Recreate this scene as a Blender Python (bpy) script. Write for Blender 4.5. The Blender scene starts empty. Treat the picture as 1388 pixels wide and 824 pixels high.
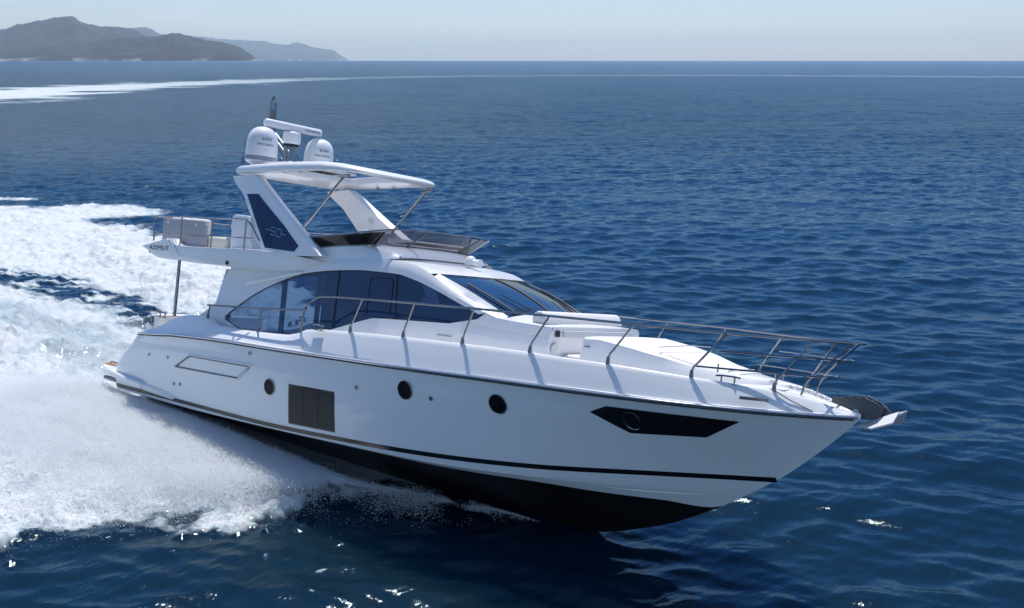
import bpy, bmesh, math, random
import numpy as np
from mathutils import Matrix, Vector, Euler

random.seed(7)
RNG = np.random.default_rng(11)
R = math.radians
SC = bpy.context.scene
COL = SC.collection

# ------------------------------------------------------------------ camera
cam_d = bpy.data.cameras.new('camera')
cam = bpy.data.objects.new('camera', cam_d)
COL.objects.link(cam)
cam_d.sensor_width = 36.0
cam_d.lens = 1325.14 / 1388 * 36.0
cam_d.clip_start = 0.1
cam_d.clip_end = 80000
CAM = Vector((18.8386, -12.1203, 7.4230))
_r = Vector((0.7721, 0.6355, 0.0)).normalized()
_f = Vector((-0.6164, 0.749, -0.243)).normalized()
_u = _r.cross(_f).normalized()
_r = _f.cross(_u)
cam.matrix_world = Matrix(((_r.x, _u.x, -_f.x, CAM.x), (_r.y, _u.y, -_f.y, CAM.y), (_r.z, _u.z, -_f.z, CAM.z), (0, 0, 0, 1)))
SC.camera = cam

# ------------------------------------------------------------------ sky, sun, exposure
SUN_EL, SUN_AZ = R(62), R(124)          # azimuth measured from +X towards +Y
world = bpy.data.worlds.new('World')
SC.world = world
world.use_nodes = True
wn, wl = world.node_tree.nodes, world.node_tree.links
for n in list(wn):
    wn.remove(n)
w_out = wn.new('ShaderNodeOutputWorld')
w_bg = wn.new('ShaderNodeBackground')
w_bg.inputs['Strength'].default_value = 0.10
sky = wn.new('ShaderNodeTexSky')
sky.sky_type = 'NISHITA'
sky.sun_disc = False
sky.sun_elevation = SUN_EL
sky.sun_rotation = math.pi / 2 - SUN_AZ
sky.air_density = 1.0
sky.dust_density = 0.35
sky.ozone_density = 3.0
# faint low clouds, laid out by direction in the sky
tc = wn.new('ShaderNodeTexCoord')
mp = wn.new('ShaderNodeMapping')
mp.inputs['Scale'].default_value = (5.0, 5.0, 26.0)
nz = wn.new('ShaderNodeTexNoise')
nz.inputs['Scale'].default_value = 1.6
nz.inputs['Detail'].default_value = 7
nz.inputs['Roughness'].default_value = 0.58
rmp = wn.new('ShaderNodeMapRange')
rmp.inputs['From Min'].default_value = 0.52
rmp.inputs['From Max'].default_value = 0.78
sep = wn.new('ShaderNodeSeparateXYZ')
band = wn.new('ShaderNodeMapRange')      # clouds sit low, to the west (-X) side
band.inputs['From Min'].default_value = -0.72
band.inputs['From Max'].default_value = -0.92
mul = wn.new('ShaderNodeMath'); mul.operation = 'MULTIPLY'
mul2 = wn.new('ShaderNodeMath'); mul2.operation = 'MULTIPLY'
mul2.inputs[1].default_value = 0.55
mixc = wn.new('ShaderNodeMixRGB')
mixc.inputs['Color2'].default_value = (9.0, 9.3, 9.8, 1)
wl.new(tc.outputs['Generated'], mp.inputs['Vector'])
wl.new(mp.outputs['Vector'], nz.inputs['Vector'])
wl.new(nz.outputs['Fac'], rmp.inputs['Value'])
wl.new(tc.outputs['Generated'], sep.inputs['Vector'])
wl.new(sep.outputs['X'], band.inputs['Value'])
wl.new(rmp.outputs['Result'], mul.inputs[0])
wl.new(band.outputs['Result'], mul.inputs[1])
wl.new(mul.outputs[0], mul2.inputs[0])
wl.new(mul2.outputs[0], mixc.inputs['Fac'])
wl.new(sky.outputs['Color'], mixc.inputs['Color1'])
gr = wn.new('ShaderNodeMapRange')       # clear deep sky away from the sun, bright hazy sky towards it
gr.interpolation_type = 'SMOOTHSTEP'
gr.inputs['From Min'].default_value = -0.75
gr.inputs['From Max'].default_value = 0.85
gm = wn.new('ShaderNodeMixRGB')
gm.inputs['Color1'].default_value = (0.84, 0.98, 1.18, 1)
gm.inputs['Color2'].default_value = (0.96, 0.95, 1.06, 1)
gx = wn.new('ShaderNodeMixRGB'); gx.blend_type = 'MULTIPLY'; gx.inputs['Fac'].default_value = 1
sdot = wn.new('ShaderNodeVectorMath'); sdot.operation = 'DOT_PRODUCT'
sdot.inputs[1].default_value = (math.cos(SUN_AZ), math.sin(SUN_AZ), 0)
wl.new(tc.outputs['Generated'], sdot.inputs[0])
wl.new(sdot.outputs['Value'], gr.inputs['Value'])
wl.new(gr.outputs['Result'], gm.inputs['Fac'])
wl.new(mixc.outputs['Color'], gx.inputs['Color1'])
wl.new(gm.outputs['Color'], gx.inputs['Color2'])
el = wn.new('ShaderNodeMapRange'); el.interpolation_type = 'SMOOTHSTEP'
el.inputs['From Min'].default_value = 0.0
el.inputs['From Max'].default_value = 0.26
em = wn.new('ShaderNodeMixRGB')
em.inputs['Color1'].default_value = (1, 1, 1, 1)
em.inputs['Color2'].default_value = (0.25, 0.66, 1.05, 1)
eg = wn.new('ShaderNodeMixRGB')       # the deep tint belongs to the sunward half; the half behind the camera stays milky
eg.inputs['Color1'].default_value = (1.62, 1.32, 1.06, 1)
eg.inputs['Color2'].default_value = (0.25, 0.66, 1.05, 1)
wl.new(gr.outputs['Result'], eg.inputs['Fac'])
wl.new(eg.outputs['Color'], em.inputs['Color2'])
ex = wn.new('ShaderNodeMixRGB'); ex.blend_type = 'MULTIPLY'; ex.inputs['Fac'].default_value = 1
wl.new(sep.outputs['Z'], el.inputs['Value'])
wl.new(el.outputs['Result'], em.inputs['Fac'])
wl.new(gx.outputs['Color'], ex.inputs['Color1'])
wl.new(em.outputs['Color'], ex.inputs['Color2'])
wl.new(ex.outputs['Color'], w_bg.inputs['Color'])
wl.new(w_bg.outputs['Background'], w_out.inputs['Surface'])

sun_d = bpy.data.lights.new('sun', 'SUN')
sun_d.energy = 4.3
sun_d.angle = R(0.53)
sun_d.color = (1.0, 0.96, 0.90)
sun = bpy.data.objects.new('sun', sun_d)
COL.objects.link(sun)
_sd = Vector((math.cos(SUN_EL) * math.cos(SUN_AZ), math.cos(SUN_EL) * math.sin(SUN_AZ), math.sin(SUN_EL)))
sun.rotation_euler = (-_sd).to_track_quat('-Z', 'Y').to_euler()
sun.location = (0, 40, 80)

SC.view_settings.view_transform = 'Standard'
SC.view_settings.look = 'None'
SC.view_settings.gamma = 1
SC.view_settings.exposure = 0.2
SC.cycles.use_denoising = True
SC.cycles.max_bounces = 8
SC.cycles.transparent_max_bounces = 12
SC.cycles.volume_bounces = 0
SC.cycles.sample_clamp_indirect = 6

# ------------------------------------------------------------------ helpers
def pchip(xs, ys):
    xs = np.array(xs, float); ys = np.array(ys, float)
    h = np.diff(xs); d = np.diff(ys) / h
    m = np.zeros_like(ys)
    for i in range(1, len(xs) - 1):
        if d[i - 1] * d[i] > 0:
            w1, w2 = 2 * h[i] + h[i - 1], h[i] + 2 * h[i - 1]
            m[i] = (w1 + w2) / (w1 / d[i - 1] + w2 / d[i])
    m[0], m[-1] = d[0], d[-1]
    def fn(x):
        x = min(max(x, xs[0]), xs[-1])
        i = min(max(int(np.searchsorted(xs, x)) - 1, 0), len(xs) - 2)
        t = (x - xs[i]) / h[i]
        return float((1 + 2 * t) * (1 - t) ** 2 * ys[i] + t * (1 - t) ** 2 * h[i] * m[i]
                     + t * t * (3 - 2 * t) * ys[i + 1] + t * t * (t - 1) * h[i] * m[i + 1])
    return fn

def lin(tab):
    xs = [a for a, b in tab]; ys = [b for a, b in tab]
    return lambda x: float(np.interp(x, xs, ys))

def smo(tab):
    return pchip([a for a, b in tab], [b for a, b in tab])

def smoothpath(pts, n=6, closed=False):
    """Catmull-Rom through pts."""
    P = [Vector(p) for p in pts]
    out = []
    N = len(P)
    rng = range(N if closed else N - 1)
    for i in rng:
        p0 = P[(i - 1) % N] if (closed or i > 0) else P[0] * 2 - P[1]
        p1, p2 = P[i], P[(i + 1) % N]
        p3 = P[(i + 2) % N] if (closed or i + 2 < N) else p2 * 2 - p1
        for k in range(n):
            t = k / n
            out.append(0.5 * ((2 * p1) + (p2 - p0) * t + (2 * p0 - 5 * p1 + 4 * p2 - p3) * t * t + (3 * p1 - p0 - 3 * p2 + p3) * t ** 3))
    if not closed:
        out.append(P[-1])
    return out

class MB:
    def __init__(s):
        s.v, s.f = [], []
    def add(s, vs, fs):
        o = len(s.v)
        s.v += [tuple(p) for p in vs]
        s.f += [tuple(i + o for i in f) for f in fs]
    def grid(s, rows, closed=False):
        n = len(rows[0]); vs = [p for r in rows for p in r]; fs = []
        for i in range(len(rows) - 1):
            for j in range(n if closed else n - 1):
                k = (j + 1) % n
                fs.append((i * n + j, i * n + k, (i + 1) * n + k, (i + 1) * n + j))
        s.add(vs, fs)
        return s
    def mirror(s):
        vs = [(x, -y, z) for x, y, z in s.v]; fs = [tuple(reversed(f)) for f in s.f]
        s.add(vs, fs)
        return s
    def box(s, x0, x1, y0, y1, z0, z1):
        s.add([(x0, y0, z0), (x1, y0, z0), (x1, y1, z0), (x0, y1, z0), (x0, y0, z1), (x1, y0, z1), (x1, y1, z1), (x0, y1, z1)],
              [(0, 3, 2, 1), (4, 5, 6, 7), (0, 1, 5, 4), (1, 2, 6, 5), (2, 3, 7, 6), (3, 0, 4, 7)])
        return s
    def plate(s, A, B):
        """closed slab between two outlines with matching points"""
        n = len(A)
        s.add(list(A) + list(B), [tuple(range(n)), tuple(reversed(range(n, 2 * n)))] + [(i, i + n, (i + 1) % n + n, (i + 1) % n) for i in range(n)])
        return s
    def tube(s, path, r, n=8, closed=False):
        P = [Vector(p) for p in path]
        rows = []
        N = len(P)
        ref = None
        for i, p in enumerate(P):
            a = P[(i - 1) % N] if (closed or i > 0) else p
            b = P[(i + 1) % N] if (closed or i < N - 1) else p
            t = (b - a).normalized()
            if ref is None:
                ref = Vector((0, 0, 1)) if abs(t.z) < 0.9 else Vector((1, 0, 0))
            u = (ref - t * ref.dot(t)).normalized(); w = t.cross(u); ref = u
            rr = r(i / (N - 1)) if callable(r) else r
            rows.append([p + (u * math.cos(2 * math.pi * k / n) + w * math.sin(2 * math.pi * k / n)) * rr for k in range(n)])
        if closed:
            rows.append(rows[0])
        o = len(s.v)
        s.grid(rows, closed=True)
        if not closed:
            s.f.append(tuple(reversed(range(o, o + n))))
            e = o + n * (len(rows) - 1)
            s.f.append(tuple(range(e, e + n)))
        return s
    def lathe(s, prof, c, axis=(0, 0, 1), n=32):
        ax = Vector(axis).normalized()
        u = ax.orthogonal().normalized(); w = ax.cross(u); c = Vector(c)
        rows = [[c + ax * z + (u * math.cos(2 * math.pi * k / n) + w * math.sin(2 * math.pi * k / n)) * max(r, 1e-4) for k in range(n)] for r, z in prof]
        return s.grid(rows, closed=True)
    def islands(s, bm):
        seen, out = set(), []
        for v in bm.verts:
            if v.index in seen:
                continue
            st, comp = [v], []
            seen.add(v.index)
            while st:
                q = st.pop(); comp.append(q)
                for e in q.link_edges:
                    w = e.other_vert(q)
                    if w.index not in seen:
                        seen.add(w.index); st.append(w)
            out.append(comp)
        return out
    def build(s, name, mat, parent=None, smooth=35, bevel=0, seg=2, recalc=True, merge=True):
        """one object; kinds listed in APART become one object per separate piece"""
        me = bpy.data.meshes.new(name)
        me.from_pydata(s.v, [], s.f)
        bm = bmesh.new(); bm.from_mesh(me)
        if merge:
            bmesh.ops.remove_doubles(bm, verts=bm.verts, dist=1e-4)
        if recalc:
            bmesh.ops.recalc_face_normals(bm, faces=bm.faces)
        bm.verts.index_update()
        parts = []
        if name in APART:
            for comp in s.islands(bm):
                idx = {v.index: i for i, v in enumerate(comp)}
                fs = [[idx[v.index] for v in f.verts] for f in bm.faces if f.verts[0].index in idx]
                p = bpy.data.meshes.new(name); p.from_pydata([v.co.copy() for v in comp], [], fs); parts.append(p)
            bpy.data.meshes.remove(me)
        else:
            bm.to_mesh(me); parts.append(me)
        bm.free()
        s.objs = []
        for me in parts:
            if smooth:
                me.shade_smooth()
                me.set_sharp_from_angle(angle=R(smooth))
            me.materials.append(mat)
            o = bpy.data.objects.new(name, me)
            COL.objects.link(o)
            if isinstance(parent, (list, tuple)):          # a starboard and a port parent: the piece goes to its own side
                cy = sum(v.co.y for v in me.vertices)
                o.parent = min(parent, key=lambda q: abs((1 if sum(v.co.y for v in q.data.vertices) > 0 else -1) - (1 if cy > 0 else -1)))
            elif parent is not None:
                o.parent = parent
            if bevel:
                md = o.modifiers.new('edge', 'BEVEL')
                md.width = bevel; md.segments = seg; md.limit_method = 'ANGLE'; md.angle_limit = R(32)
                md.harden_normals = True
            s.objs.append(o)
        return s.objs[0]

APART = set('bow_window pane platform_wing side_window scupper_slot windshield_pillar spray_strake boot_stripe rub_rail rub_rail_seal grab_rail trim_bar deck_seam fairlead deck_hatch windshield_band saloon_lining cushion_seam step_light courtesy_light cabin_seam panel_joint side_fin tail_block tail_trim side_gate navigation_light downlight pulpit_stay whip_aerial sofa_cushion window_joint helm_seat screen_frame anchor_fluke pedestal_post'.split())

def tag(o, label=None, cat=None, group=None, kind=None):
    for k, v in (('label', label), ('category', cat), ('group', group), ('kind', kind)):
        if v:
            o[k] = v
    return o

def text_mesh(body, size):
    cu = bpy.data.curves.new('lettering', 'FONT')
    cu.body = body; cu.size = size; cu.align_x = 'CENTER'; cu.align_y = 'CENTER'; cu.resolution_u = 3
    ob = bpy.data.objects.new('lettering', cu)
    COL.objects.link(ob)
    dg = bpy.context.evaluated_depsgraph_get()
    me = bpy.data.meshes.new_from_object(ob.evaluated_get(dg))
    COL.objects.unlink(ob); bpy.data.objects.remove(ob)
    return me

def lettering(body, size, mapfn, mat, parent, name='lettering', sx=1.0):
    me = text_mesh(body, size)
    for v in me.vertices:
        v.co = Vector(mapfn(v.co.x * sx, v.co.y))
    me.materials.clear(); me.materials.append(mat)
    o = bpy.data.objects.new(name, me)
    COL.objects.link(o); o.parent = parent
    return o

# ------------------------------------------------------------------ materials
def principled(name, col, rough=0.5, metal=0.0, coat=0.0, ior=1.45, bump=0, bscale=40, spec=0.5, wear=0.0):
    m = bpy.data.materials.new(name); m.use_nodes = True
    nt = m.node_tree; b = nt.nodes['Principled BSDF']
    b.inputs['Base Color'].default_value = (*col, 1)
    b.inputs['Roughness'].default_value = rough
    b.inputs['Metallic'].default_value = metal
    b.inputs['IOR'].default_value = ior
    b.inputs['Coat Weight'].default_value = coat
    b.inputs['Coat Roughness'].default_value = 0.04
    if wear or bump:
        t = nt.nodes.new('ShaderNodeTexCoord')
        n = nt.nodes.new('ShaderNodeTexNoise'); n.inputs['Scale'].default_value = bscale; n.inputs['Detail'].default_value = 5
        nt.links.new(t.outputs['Object'], n.inputs['Vector'])
    if wear:
        mr = nt.nodes.new('ShaderNodeMapRange'); mr.inputs['To Min'].default_value = rough * (1 - wear); mr.inputs['To Max'].default_value = rough * (1 + wear)
        nt.links.new(n.outputs['Fac'], mr.inputs['Value']); nt.links.new(mr.outputs['Result'], b.inputs['Roughness'])
    if bump:
        bp = nt.nodes.new('ShaderNodeBump'); bp.inputs['Strength'].default_value = bump; bp.inputs['Distance'].default_value = 0.01
        nt.links.new(n.outputs['Fac'], bp.inputs['Height']); nt.links.new(bp.outputs['Normal'], b.inputs['Normal'])
    return m

def see_through(name, tint, gloss_ior, body=(0.01, 0.02, 0.04), body_w=0.3, rough=0.02):
    m = bpy.data.materials.new(name); m.use_nodes = True
    nt = m.node_tree; nt.nodes.clear()
    out = nt.nodes.new('ShaderNodeOutputMaterial')
    tr = nt.nodes.new('ShaderNodeBsdfTransparent'); tr.inputs['Color'].default_value = (*tint, 1)
    df = nt.nodes.new('ShaderNodeBsdfDiffuse'); df.inputs['Color'].default_value = (*body, 1)
    gl = nt.nodes.new('ShaderNodeBsdfGlossy'); gl.inputs['Roughness'].default_value = rough
    fr = nt.nodes.new('ShaderNodeFresnel'); fr.inputs['IOR'].default_value = gloss_ior
    m1 = nt.nodes.new('ShaderNodeMixShader'); m1.inputs['Fac'].default_value = body_w
    m2 = nt.nodes.new('ShaderNodeMixShader')
    nt.links.new(tr.outputs[0], m1.inputs[1]); nt.links.new(df.outputs[0], m1.inputs[2])
    nt.links.new(fr.outputs[0], m2.inputs['Fac']); nt.links.new(m1.outputs[0], m2.inputs[1]); nt.links.new(gl.outputs[0], m2.inputs[2])
    nt.links.new(m2.outputs[0], out.inputs['Surface'])
    return m

GEL = principled('white_gelcoat', (0.84, 0.845, 0.85), 0.30, coat=0.6, bscale=3, wear=0.15)
GEL2 = principled('nonskid_white', (0.77, 0.77, 0.78), 0.65, bump=0.15, bscale=220)
BLACKP = principled('black_antifoul', (0.010, 0.010, 0.011), 0.38, bscale=6, wear=0.3)
STRIPE = principled('black_gloss', (0.008, 0.008, 0.010), 0.15, coat=0.5)
STEEL = principled('polished_steel', (0.26, 0.26, 0.27), 0.12, metal=1.0)
ANCHST = principled('dull_anchor_steel', (0.10, 0.105, 0.11), 0.42, metal=0.6)
RAILST = principled('bright_steel', (0.62, 0.63, 0.65), 0.2, metal=1.0)
DARKSTEEL = principled('brushed_dark_steel', (0.22, 0.23, 0.24), 0.35, metal=0.9)
RUBBER = principled('black_rubber', (0.02, 0.02, 0.022), 0.6)
GREYV = principled('grey_vinyl', (0.42, 0.42, 0.45), 0.6, bump=0.1, bscale=90)
CUSH = principled('pale_cushion', (0.72, 0.71, 0.71), 0.7, bump=0.12, bscale=60)
CREAM = principled('cream_vinyl', (0.70, 0.66, 0.60), 0.6, bump=0.1, bscale=60)
TEAK = principled('teak', (0.45, 0.26, 0.13), 0.6, bump=0.2, bscale=30)
BLUEG = principled('blue_tinted_panel', (0.012, 0.036, 0.10), 0.08, ior=1.35)
LETTER = principled('dark_lettering', (0.03, 0.035, 0.05), 0.4)
PALEBL = principled('pale_emblem', (0.16, 0.30, 0.50), 0.3)
GREYP = principled('grey_plastic', (0.16, 0.17, 0.18), 0.5)
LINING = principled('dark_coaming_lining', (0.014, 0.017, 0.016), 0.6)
INTK = principled('plain_grey_trim', (0.20, 0.21, 0.23), 0.5)  # one even grey for the intake slot
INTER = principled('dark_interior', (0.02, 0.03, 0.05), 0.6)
WINB = principled('smoked_hull_glass', (0.036, 0.036, 0.037), 0.2, ior=1.28)
PORTG = principled('black_port_glass', (0.008, 0.008, 0.01), 0.25, ior=1.25)
WGLASS = see_through('saloon_tinted_glass', (0.22, 0.36, 0.56), 1.75, (0.018, 0.075, 0.20), 0.5)
WSHIELD = see_through('windshield_glass', (0.06, 0.09, 0.13), 4.6, (0.006, 0.018, 0.035), 0.5)
SMOKE = see_through('smoked_screen', (0.46, 0.46, 0.50), 1.45, (0.05, 0.05, 0.055), 0.18)
FOAMW = principled('spray_white', (0.86, 0.88, 0.90), 0.6)

# ------------------------------------------------------------------ sea surface
H_CAM = CAM.z
EARTH = 6.371e6          # the sea bends away, so the horizon is a real edge
HEAD = math.degrees(math.atan2(_f.y, _f.x))

def polydist(px, py, poly):
    """signed distance, positive inside"""
    P = np.array(poly, float)
    d = np.full(px.shape, 1e18); ins = np.zeros(px.shape, bool)
    n = len(P)
    for i in range(n):
        a, b = P[i], P[(i + 1) % n]
        e = b - a
        wx, wy = px - a[0], py - a[1]
        t = np.clip((wx * e[0] + wy * e[1]) / (e @ e), 0, 1)
        d = np.minimum(d, (wx - e[0] * t) ** 2 + (wy - e[1] * t) ** 2)
        c = (a[1] > py) != (b[1] > py)
        with np.errstate(divide='ignore', invalid='ignore'):
            xi = (b[0] - a[0]) * (py - a[1]) / (b[1] - a[1]) + a[0]
        ins ^= c & (px < xi)
    return np.where(ins, 1, -1) * np.sqrt(d)

def linedist(px, py, line, widths):
    d = np.full(px.shape, 1e18)
    for i in range(len(line) - 1):
        a, b = np.array(line[i], float), np.array(line[i + 1], float)
        e = b - a
        wx, wy = px - a[0], py - a[1]
        t = np.clip((wx * e[0] + wy * e[1]) / (e @ e), 0, 1)
        w = widths[i] + (widths[i + 1] - widths[i]) * t
        dd = np.sqrt((wx - e[0] * t) ** 2 + (wy - e[1] * t) ** 2) - w
        d = np.minimum(d, dd)
    return -d

def fnoise(x, y, scale, seed, octaves=4):
    """smooth pseudo-random field from rotated sinusoids, about -1..1"""
    g = np.random.default_rng(seed)
    out = np.zeros_like(x); amp = 1.0; tot = 0
    for o in range(octaves):
        for k in range(5):
            th = g.uniform(0, 2 * math.pi); ph = g.uniform(0, 6.28); kk = 2 * math.pi / scale * 2 ** o * g.uniform(0.7, 1.4)
            out += amp * np.sin(kk * (x * math.cos(th) + y * math.sin(th)) + ph + 1.5 * np.sin(kk * 0.37 * (y * math.cos(th) - x * math.sin(th)) + ph * 2)) / 2.2
        tot += amp; amp *= 0.55
    return out / tot

WAKE = [(-60, 1.5), (-45, 6), (-34.5, 10.3), (-31.7, 11.3), (-31.2, 13.4), (-27.9, 14.9), (-24.6, 14.0), (-25.2, 12.4), (-25.9, 11.2),
        (-21.5, 11.1), (-13.8, 9.7), (-5.8, 7.5), (0, 6.4), (4.5, 4.4), (8.0, 2.2), (7.2, 0), (6.4, -1.8), (5.8, -3.5), (4.5, -5.3), (3.0, -6.6), (0.9, -7.8), (-4, -10.2), (-60, -33)]
GAP = [(-26, 2.4), (-17.7, 3.1), (-15.2, 3.6), (-11, 3.7), (-7.5, 3.3), (-5.2, 3.0), (-5.0, 2.4), (-7.5, 2.2), (-9.7, 2.0), (-13.5, 1.9), (-26, .8)]
TEAL = [(-13, .9), (-10.5, 1.0), (-7.5, 1.3), (-3.5, .9), (-1.8, -.2), (-3.2, -1.1), (-7, -1.0), (-11, -.3), (-14, .2)]
PATCH = [(-44, 8.5), (-38, 11.6), (-35.0, 12.6), (-34.9, 12.0), (-37, 10.6), (-44, 7.0)]
FARW = [(-175, 60), (-200, 83), (-220, 112), (-236, 138), (-270, 216), (-272, 300), (-235, 360), (-188, 398), (-80, 436), (100, 470)]
FARWW = [26, 26, 25, 25, 25, 25, 27, 30, 34, 38]
FARW = [(18.8 + (x - 18.8) * 1.06, -12.1 + (y + 12.1) * 1.06) for x, y in FARW]

_DIRS = []
_g = np.random.default_rng(5)
NW = 96
for i in range(NW):
    lam = 0.20 * (9.0 / 0.20) ** (i / (NW - 1)) * _g.uniform(0.9, 1.1)
    th = R(-48) + _g.normal(0, 0.52 if lam < 4 else 0.32)
    _DIRS.append((lam, th, _g.uniform(0, 6.283), 0.034 * _g.uniform(0.6, 1.25) * (0.6 if lam < 0.4 else 1.05 if lam < 1.8 else (0.5 if lam < 3.5 else 0.22))))

def sea_height(X, Y, spacing):
    """returns displaced x, y, z for sea points"""
    Z = np.zeros_like(X); DX = np.zeros_like(X); DY = np.zeros_like(X)
    gust = 0.82 + 0.28 * fnoise(X, Y, 60, 3, 3)
    for lam, th, ph, sl in _DIRS:
        k = 2 * math.pi / lam
        att = np.clip((lam / spacing - 1.8) / 1.6, 0, 1)
        if not att.any():
            continue
        a = sl / k * att * gust
        p = k * (X * math.cos(th) + Y * math.sin(th)) + ph
        s, c = np.sin(p), np.cos(p)
        Z += a * c
        DX -= 0.75 * a * s * math.cos(th); DY -= 0.75 * a * s * math.sin(th)
    return DX, DY, Z

def wake_fields(X, Y):
    n1 = fnoise(X, Y, 5.0, 21, 5); n2 = fnoise(X, Y, 1.6, 22, 4)
    d = polydist(X, Y, WAKE)
    wide = 0.35 + 0.9 * np.clip((-X - 2) / 30, 0, 1)
    foam = np.clip(0.5 + (d + 0.75 * n1 + 0.35 * n2) / (2.0 * wide), 0, 1)
    g = polydist(X, Y, GAP)
    streak = fnoise(X * 0.35 + Y * 0.25, Y * 1.6 - X * 0.55, 1.1, 31, 4)
    foam -= np.clip(0.5 + (g + 0.5 * n1) / 1.2, 0, 1) * (0.58 + 0.6 * streak)
    foam -= 0.26 * np.clip(0.5 + (polydist(X, Y, TEAL) + 0.6 * n1) / 1.0, 0, 1)
    foam = np.maximum(foam, np.clip(0.5 + (polydist(X, Y, PATCH) + 0.5 * n1) / 1.0, 0, 1))
    fl = linedist(X, Y, FARW, FARWW)
    fw = np.clip(0.45 + (fl + 10.0 * fnoise(X, Y, 26, 41, 5)) / 24.0, 0, 1) * (0.96 - 0.40 * np.clip((Y - 100) / 170, 0, 1))
    return np.clip(foam, 0, 1), fw, d, n1, n2

def make_sea():
    rr = [1.5]
    while rr[-1] < 15000:
        r = rr[-1]
        rr.append(r + max(0.045, min(0.0036 * r, r * r / 7.42 / 985 * 1.0 + 0.03 if r < 60 else 1e9)) if r > 10 else r + 0.5)
    rr = np.array(rr)
    fine = np.arange(-31.5, 31.51, 0.075)
    side = np.concatenate([np.arange(-60, -31.5, 0.5), fine, np.arange(32, 60, 0.5)])
    rest = np.arange(60, 300, 3.0)
    az = np.radians(HEAD + np.concatenate([side, rest]))
    na, nr = len(az), len(rr)
    RR, AZ = np.meshgrid(rr, az, indexing='ij')
    X = CAM.x + RR * np.cos(AZ); Y = CAM.y + RR * np.sin(AZ)
    spacing = np.gradient(rr)[:, None] * np.ones_like(X)
    DX, DY, Z = sea_height(X, Y, np.maximum(spacing, 0.05))
    near = (RR < 600)
    foam = np.zeros_like(X); farw = np.zeros_like(X)
    d = np.full_like(X, -50.0)
    idx = np.where(near.ravel())[0]
    xf, yf = X.ravel()[idx], Y.ravel()[idx]
    a, b, dd, n1, n2 = wake_fields(xf, yf)
    foam.ravel()[idx] = a; farw.ravel()[idx] = b; d.ravel()[idx] = dd
    # wake relief: calmer swell under foam, lumps of white water, a ridge thrown out to starboard, a hollow behind the transom
    zc = Z.ravel()[idx]
    zc = zc * (1 - 0.6 * a)
    calm = np.clip((dd + 2.5) / 2.5, 0, 1)
    lump = (0.10 * n1 + 0.09 * n2 + 0.06 * fnoise(xf, yf, 0.55, 23, 3)) * a
    zc += lump * np.clip(1.2 - np.abs(np.minimum(xf + 4, 0)) / 60, 0.4, 1)
    lat = np.where(xf < 8.5, (-yf - 2.0), 50) - np.clip((7 - xf), 0, 30) * 0.16     # starboard ridge opening aft
    zc += 0.24 * np.exp(-(lat / 1.1) ** 2) * np.clip((7.4 - xf) / 4, 0, 1) * np.exp(-np.clip(-2 - xf, 0, 60) / 14) * (1 + 0.25 * n2)
    latp = np.where(xf < 8.5, (yf - 2.2), 50) - np.clip((7 - xf), 0, 30) * 0.2
    zc += 0.30 * np.exp(-(latp / 1.0) ** 2) * np.clip((8.6 - xf) / 2.5, 0, 1) * np.exp(-np.clip(-2 - xf, 0, 60) / 18) * (1 + 0.5 * n2)
    zc -= 0.40 * np.exp(-((xf + 3.0) / 1.8) ** 2 - ((yf - 0.2) / 1.7) ** 2)
    zc += 0.30 * np.exp(-((xf + 8.0) / 2.6) ** 2 - ((yf + 0.9) / 1.5) ** 2) * (1 + 0.3 * n2)
    # water is pushed down under the hull
    hull = np.clip((1.7 - np.abs(yf + 0.0)) / 0.9, 0, 1) * np.clip((xf + 0.8) / 1.0, 0, 1) * np.clip((9.5 - xf) / 3, 0, 1)
    zc = zc * (1 - hull) - 0.30 * hull
    Z.ravel()[idx] = zc
    Z -= RR * RR / (2 * EARTH)
    V = np.stack([X + DX, Y + DY, Z], -1).reshape(-1, 3)
    fo = foam.ravel(); fw = farw.ravel()
    ii, jj = np.meshgrid(np.arange(nr - 1), np.arange(na), indexing='ij')
    j2 = (jj + 1) % na
    F = np.stack([ii * na + jj, (ii + 1) * na + jj, (ii + 1) * na + j2, ii * na + j2], -1).reshape(-1, 4)
    return V, F, fo, fw

def mesh_from_np(name, V, F):
    me = bpy.data.meshes.new(name)
    me.vertices.add(len(V)); me.vertices.foreach_set('co', V.astype(np.float32).ravel())
    me.loops.add(F.size); me.loops.foreach_set('vertex_index', F.astype(np.int32).ravel())
    me.polygons.add(len(F))
    me.polygons.foreach_set('loop_start', np.arange(0, F.size, F.shape[1], dtype=np.int32))
    me.polygons.foreach_set('use_smooth', np.ones(len(F), bool))
    me.update(calc_edges=True)
    return me

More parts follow.
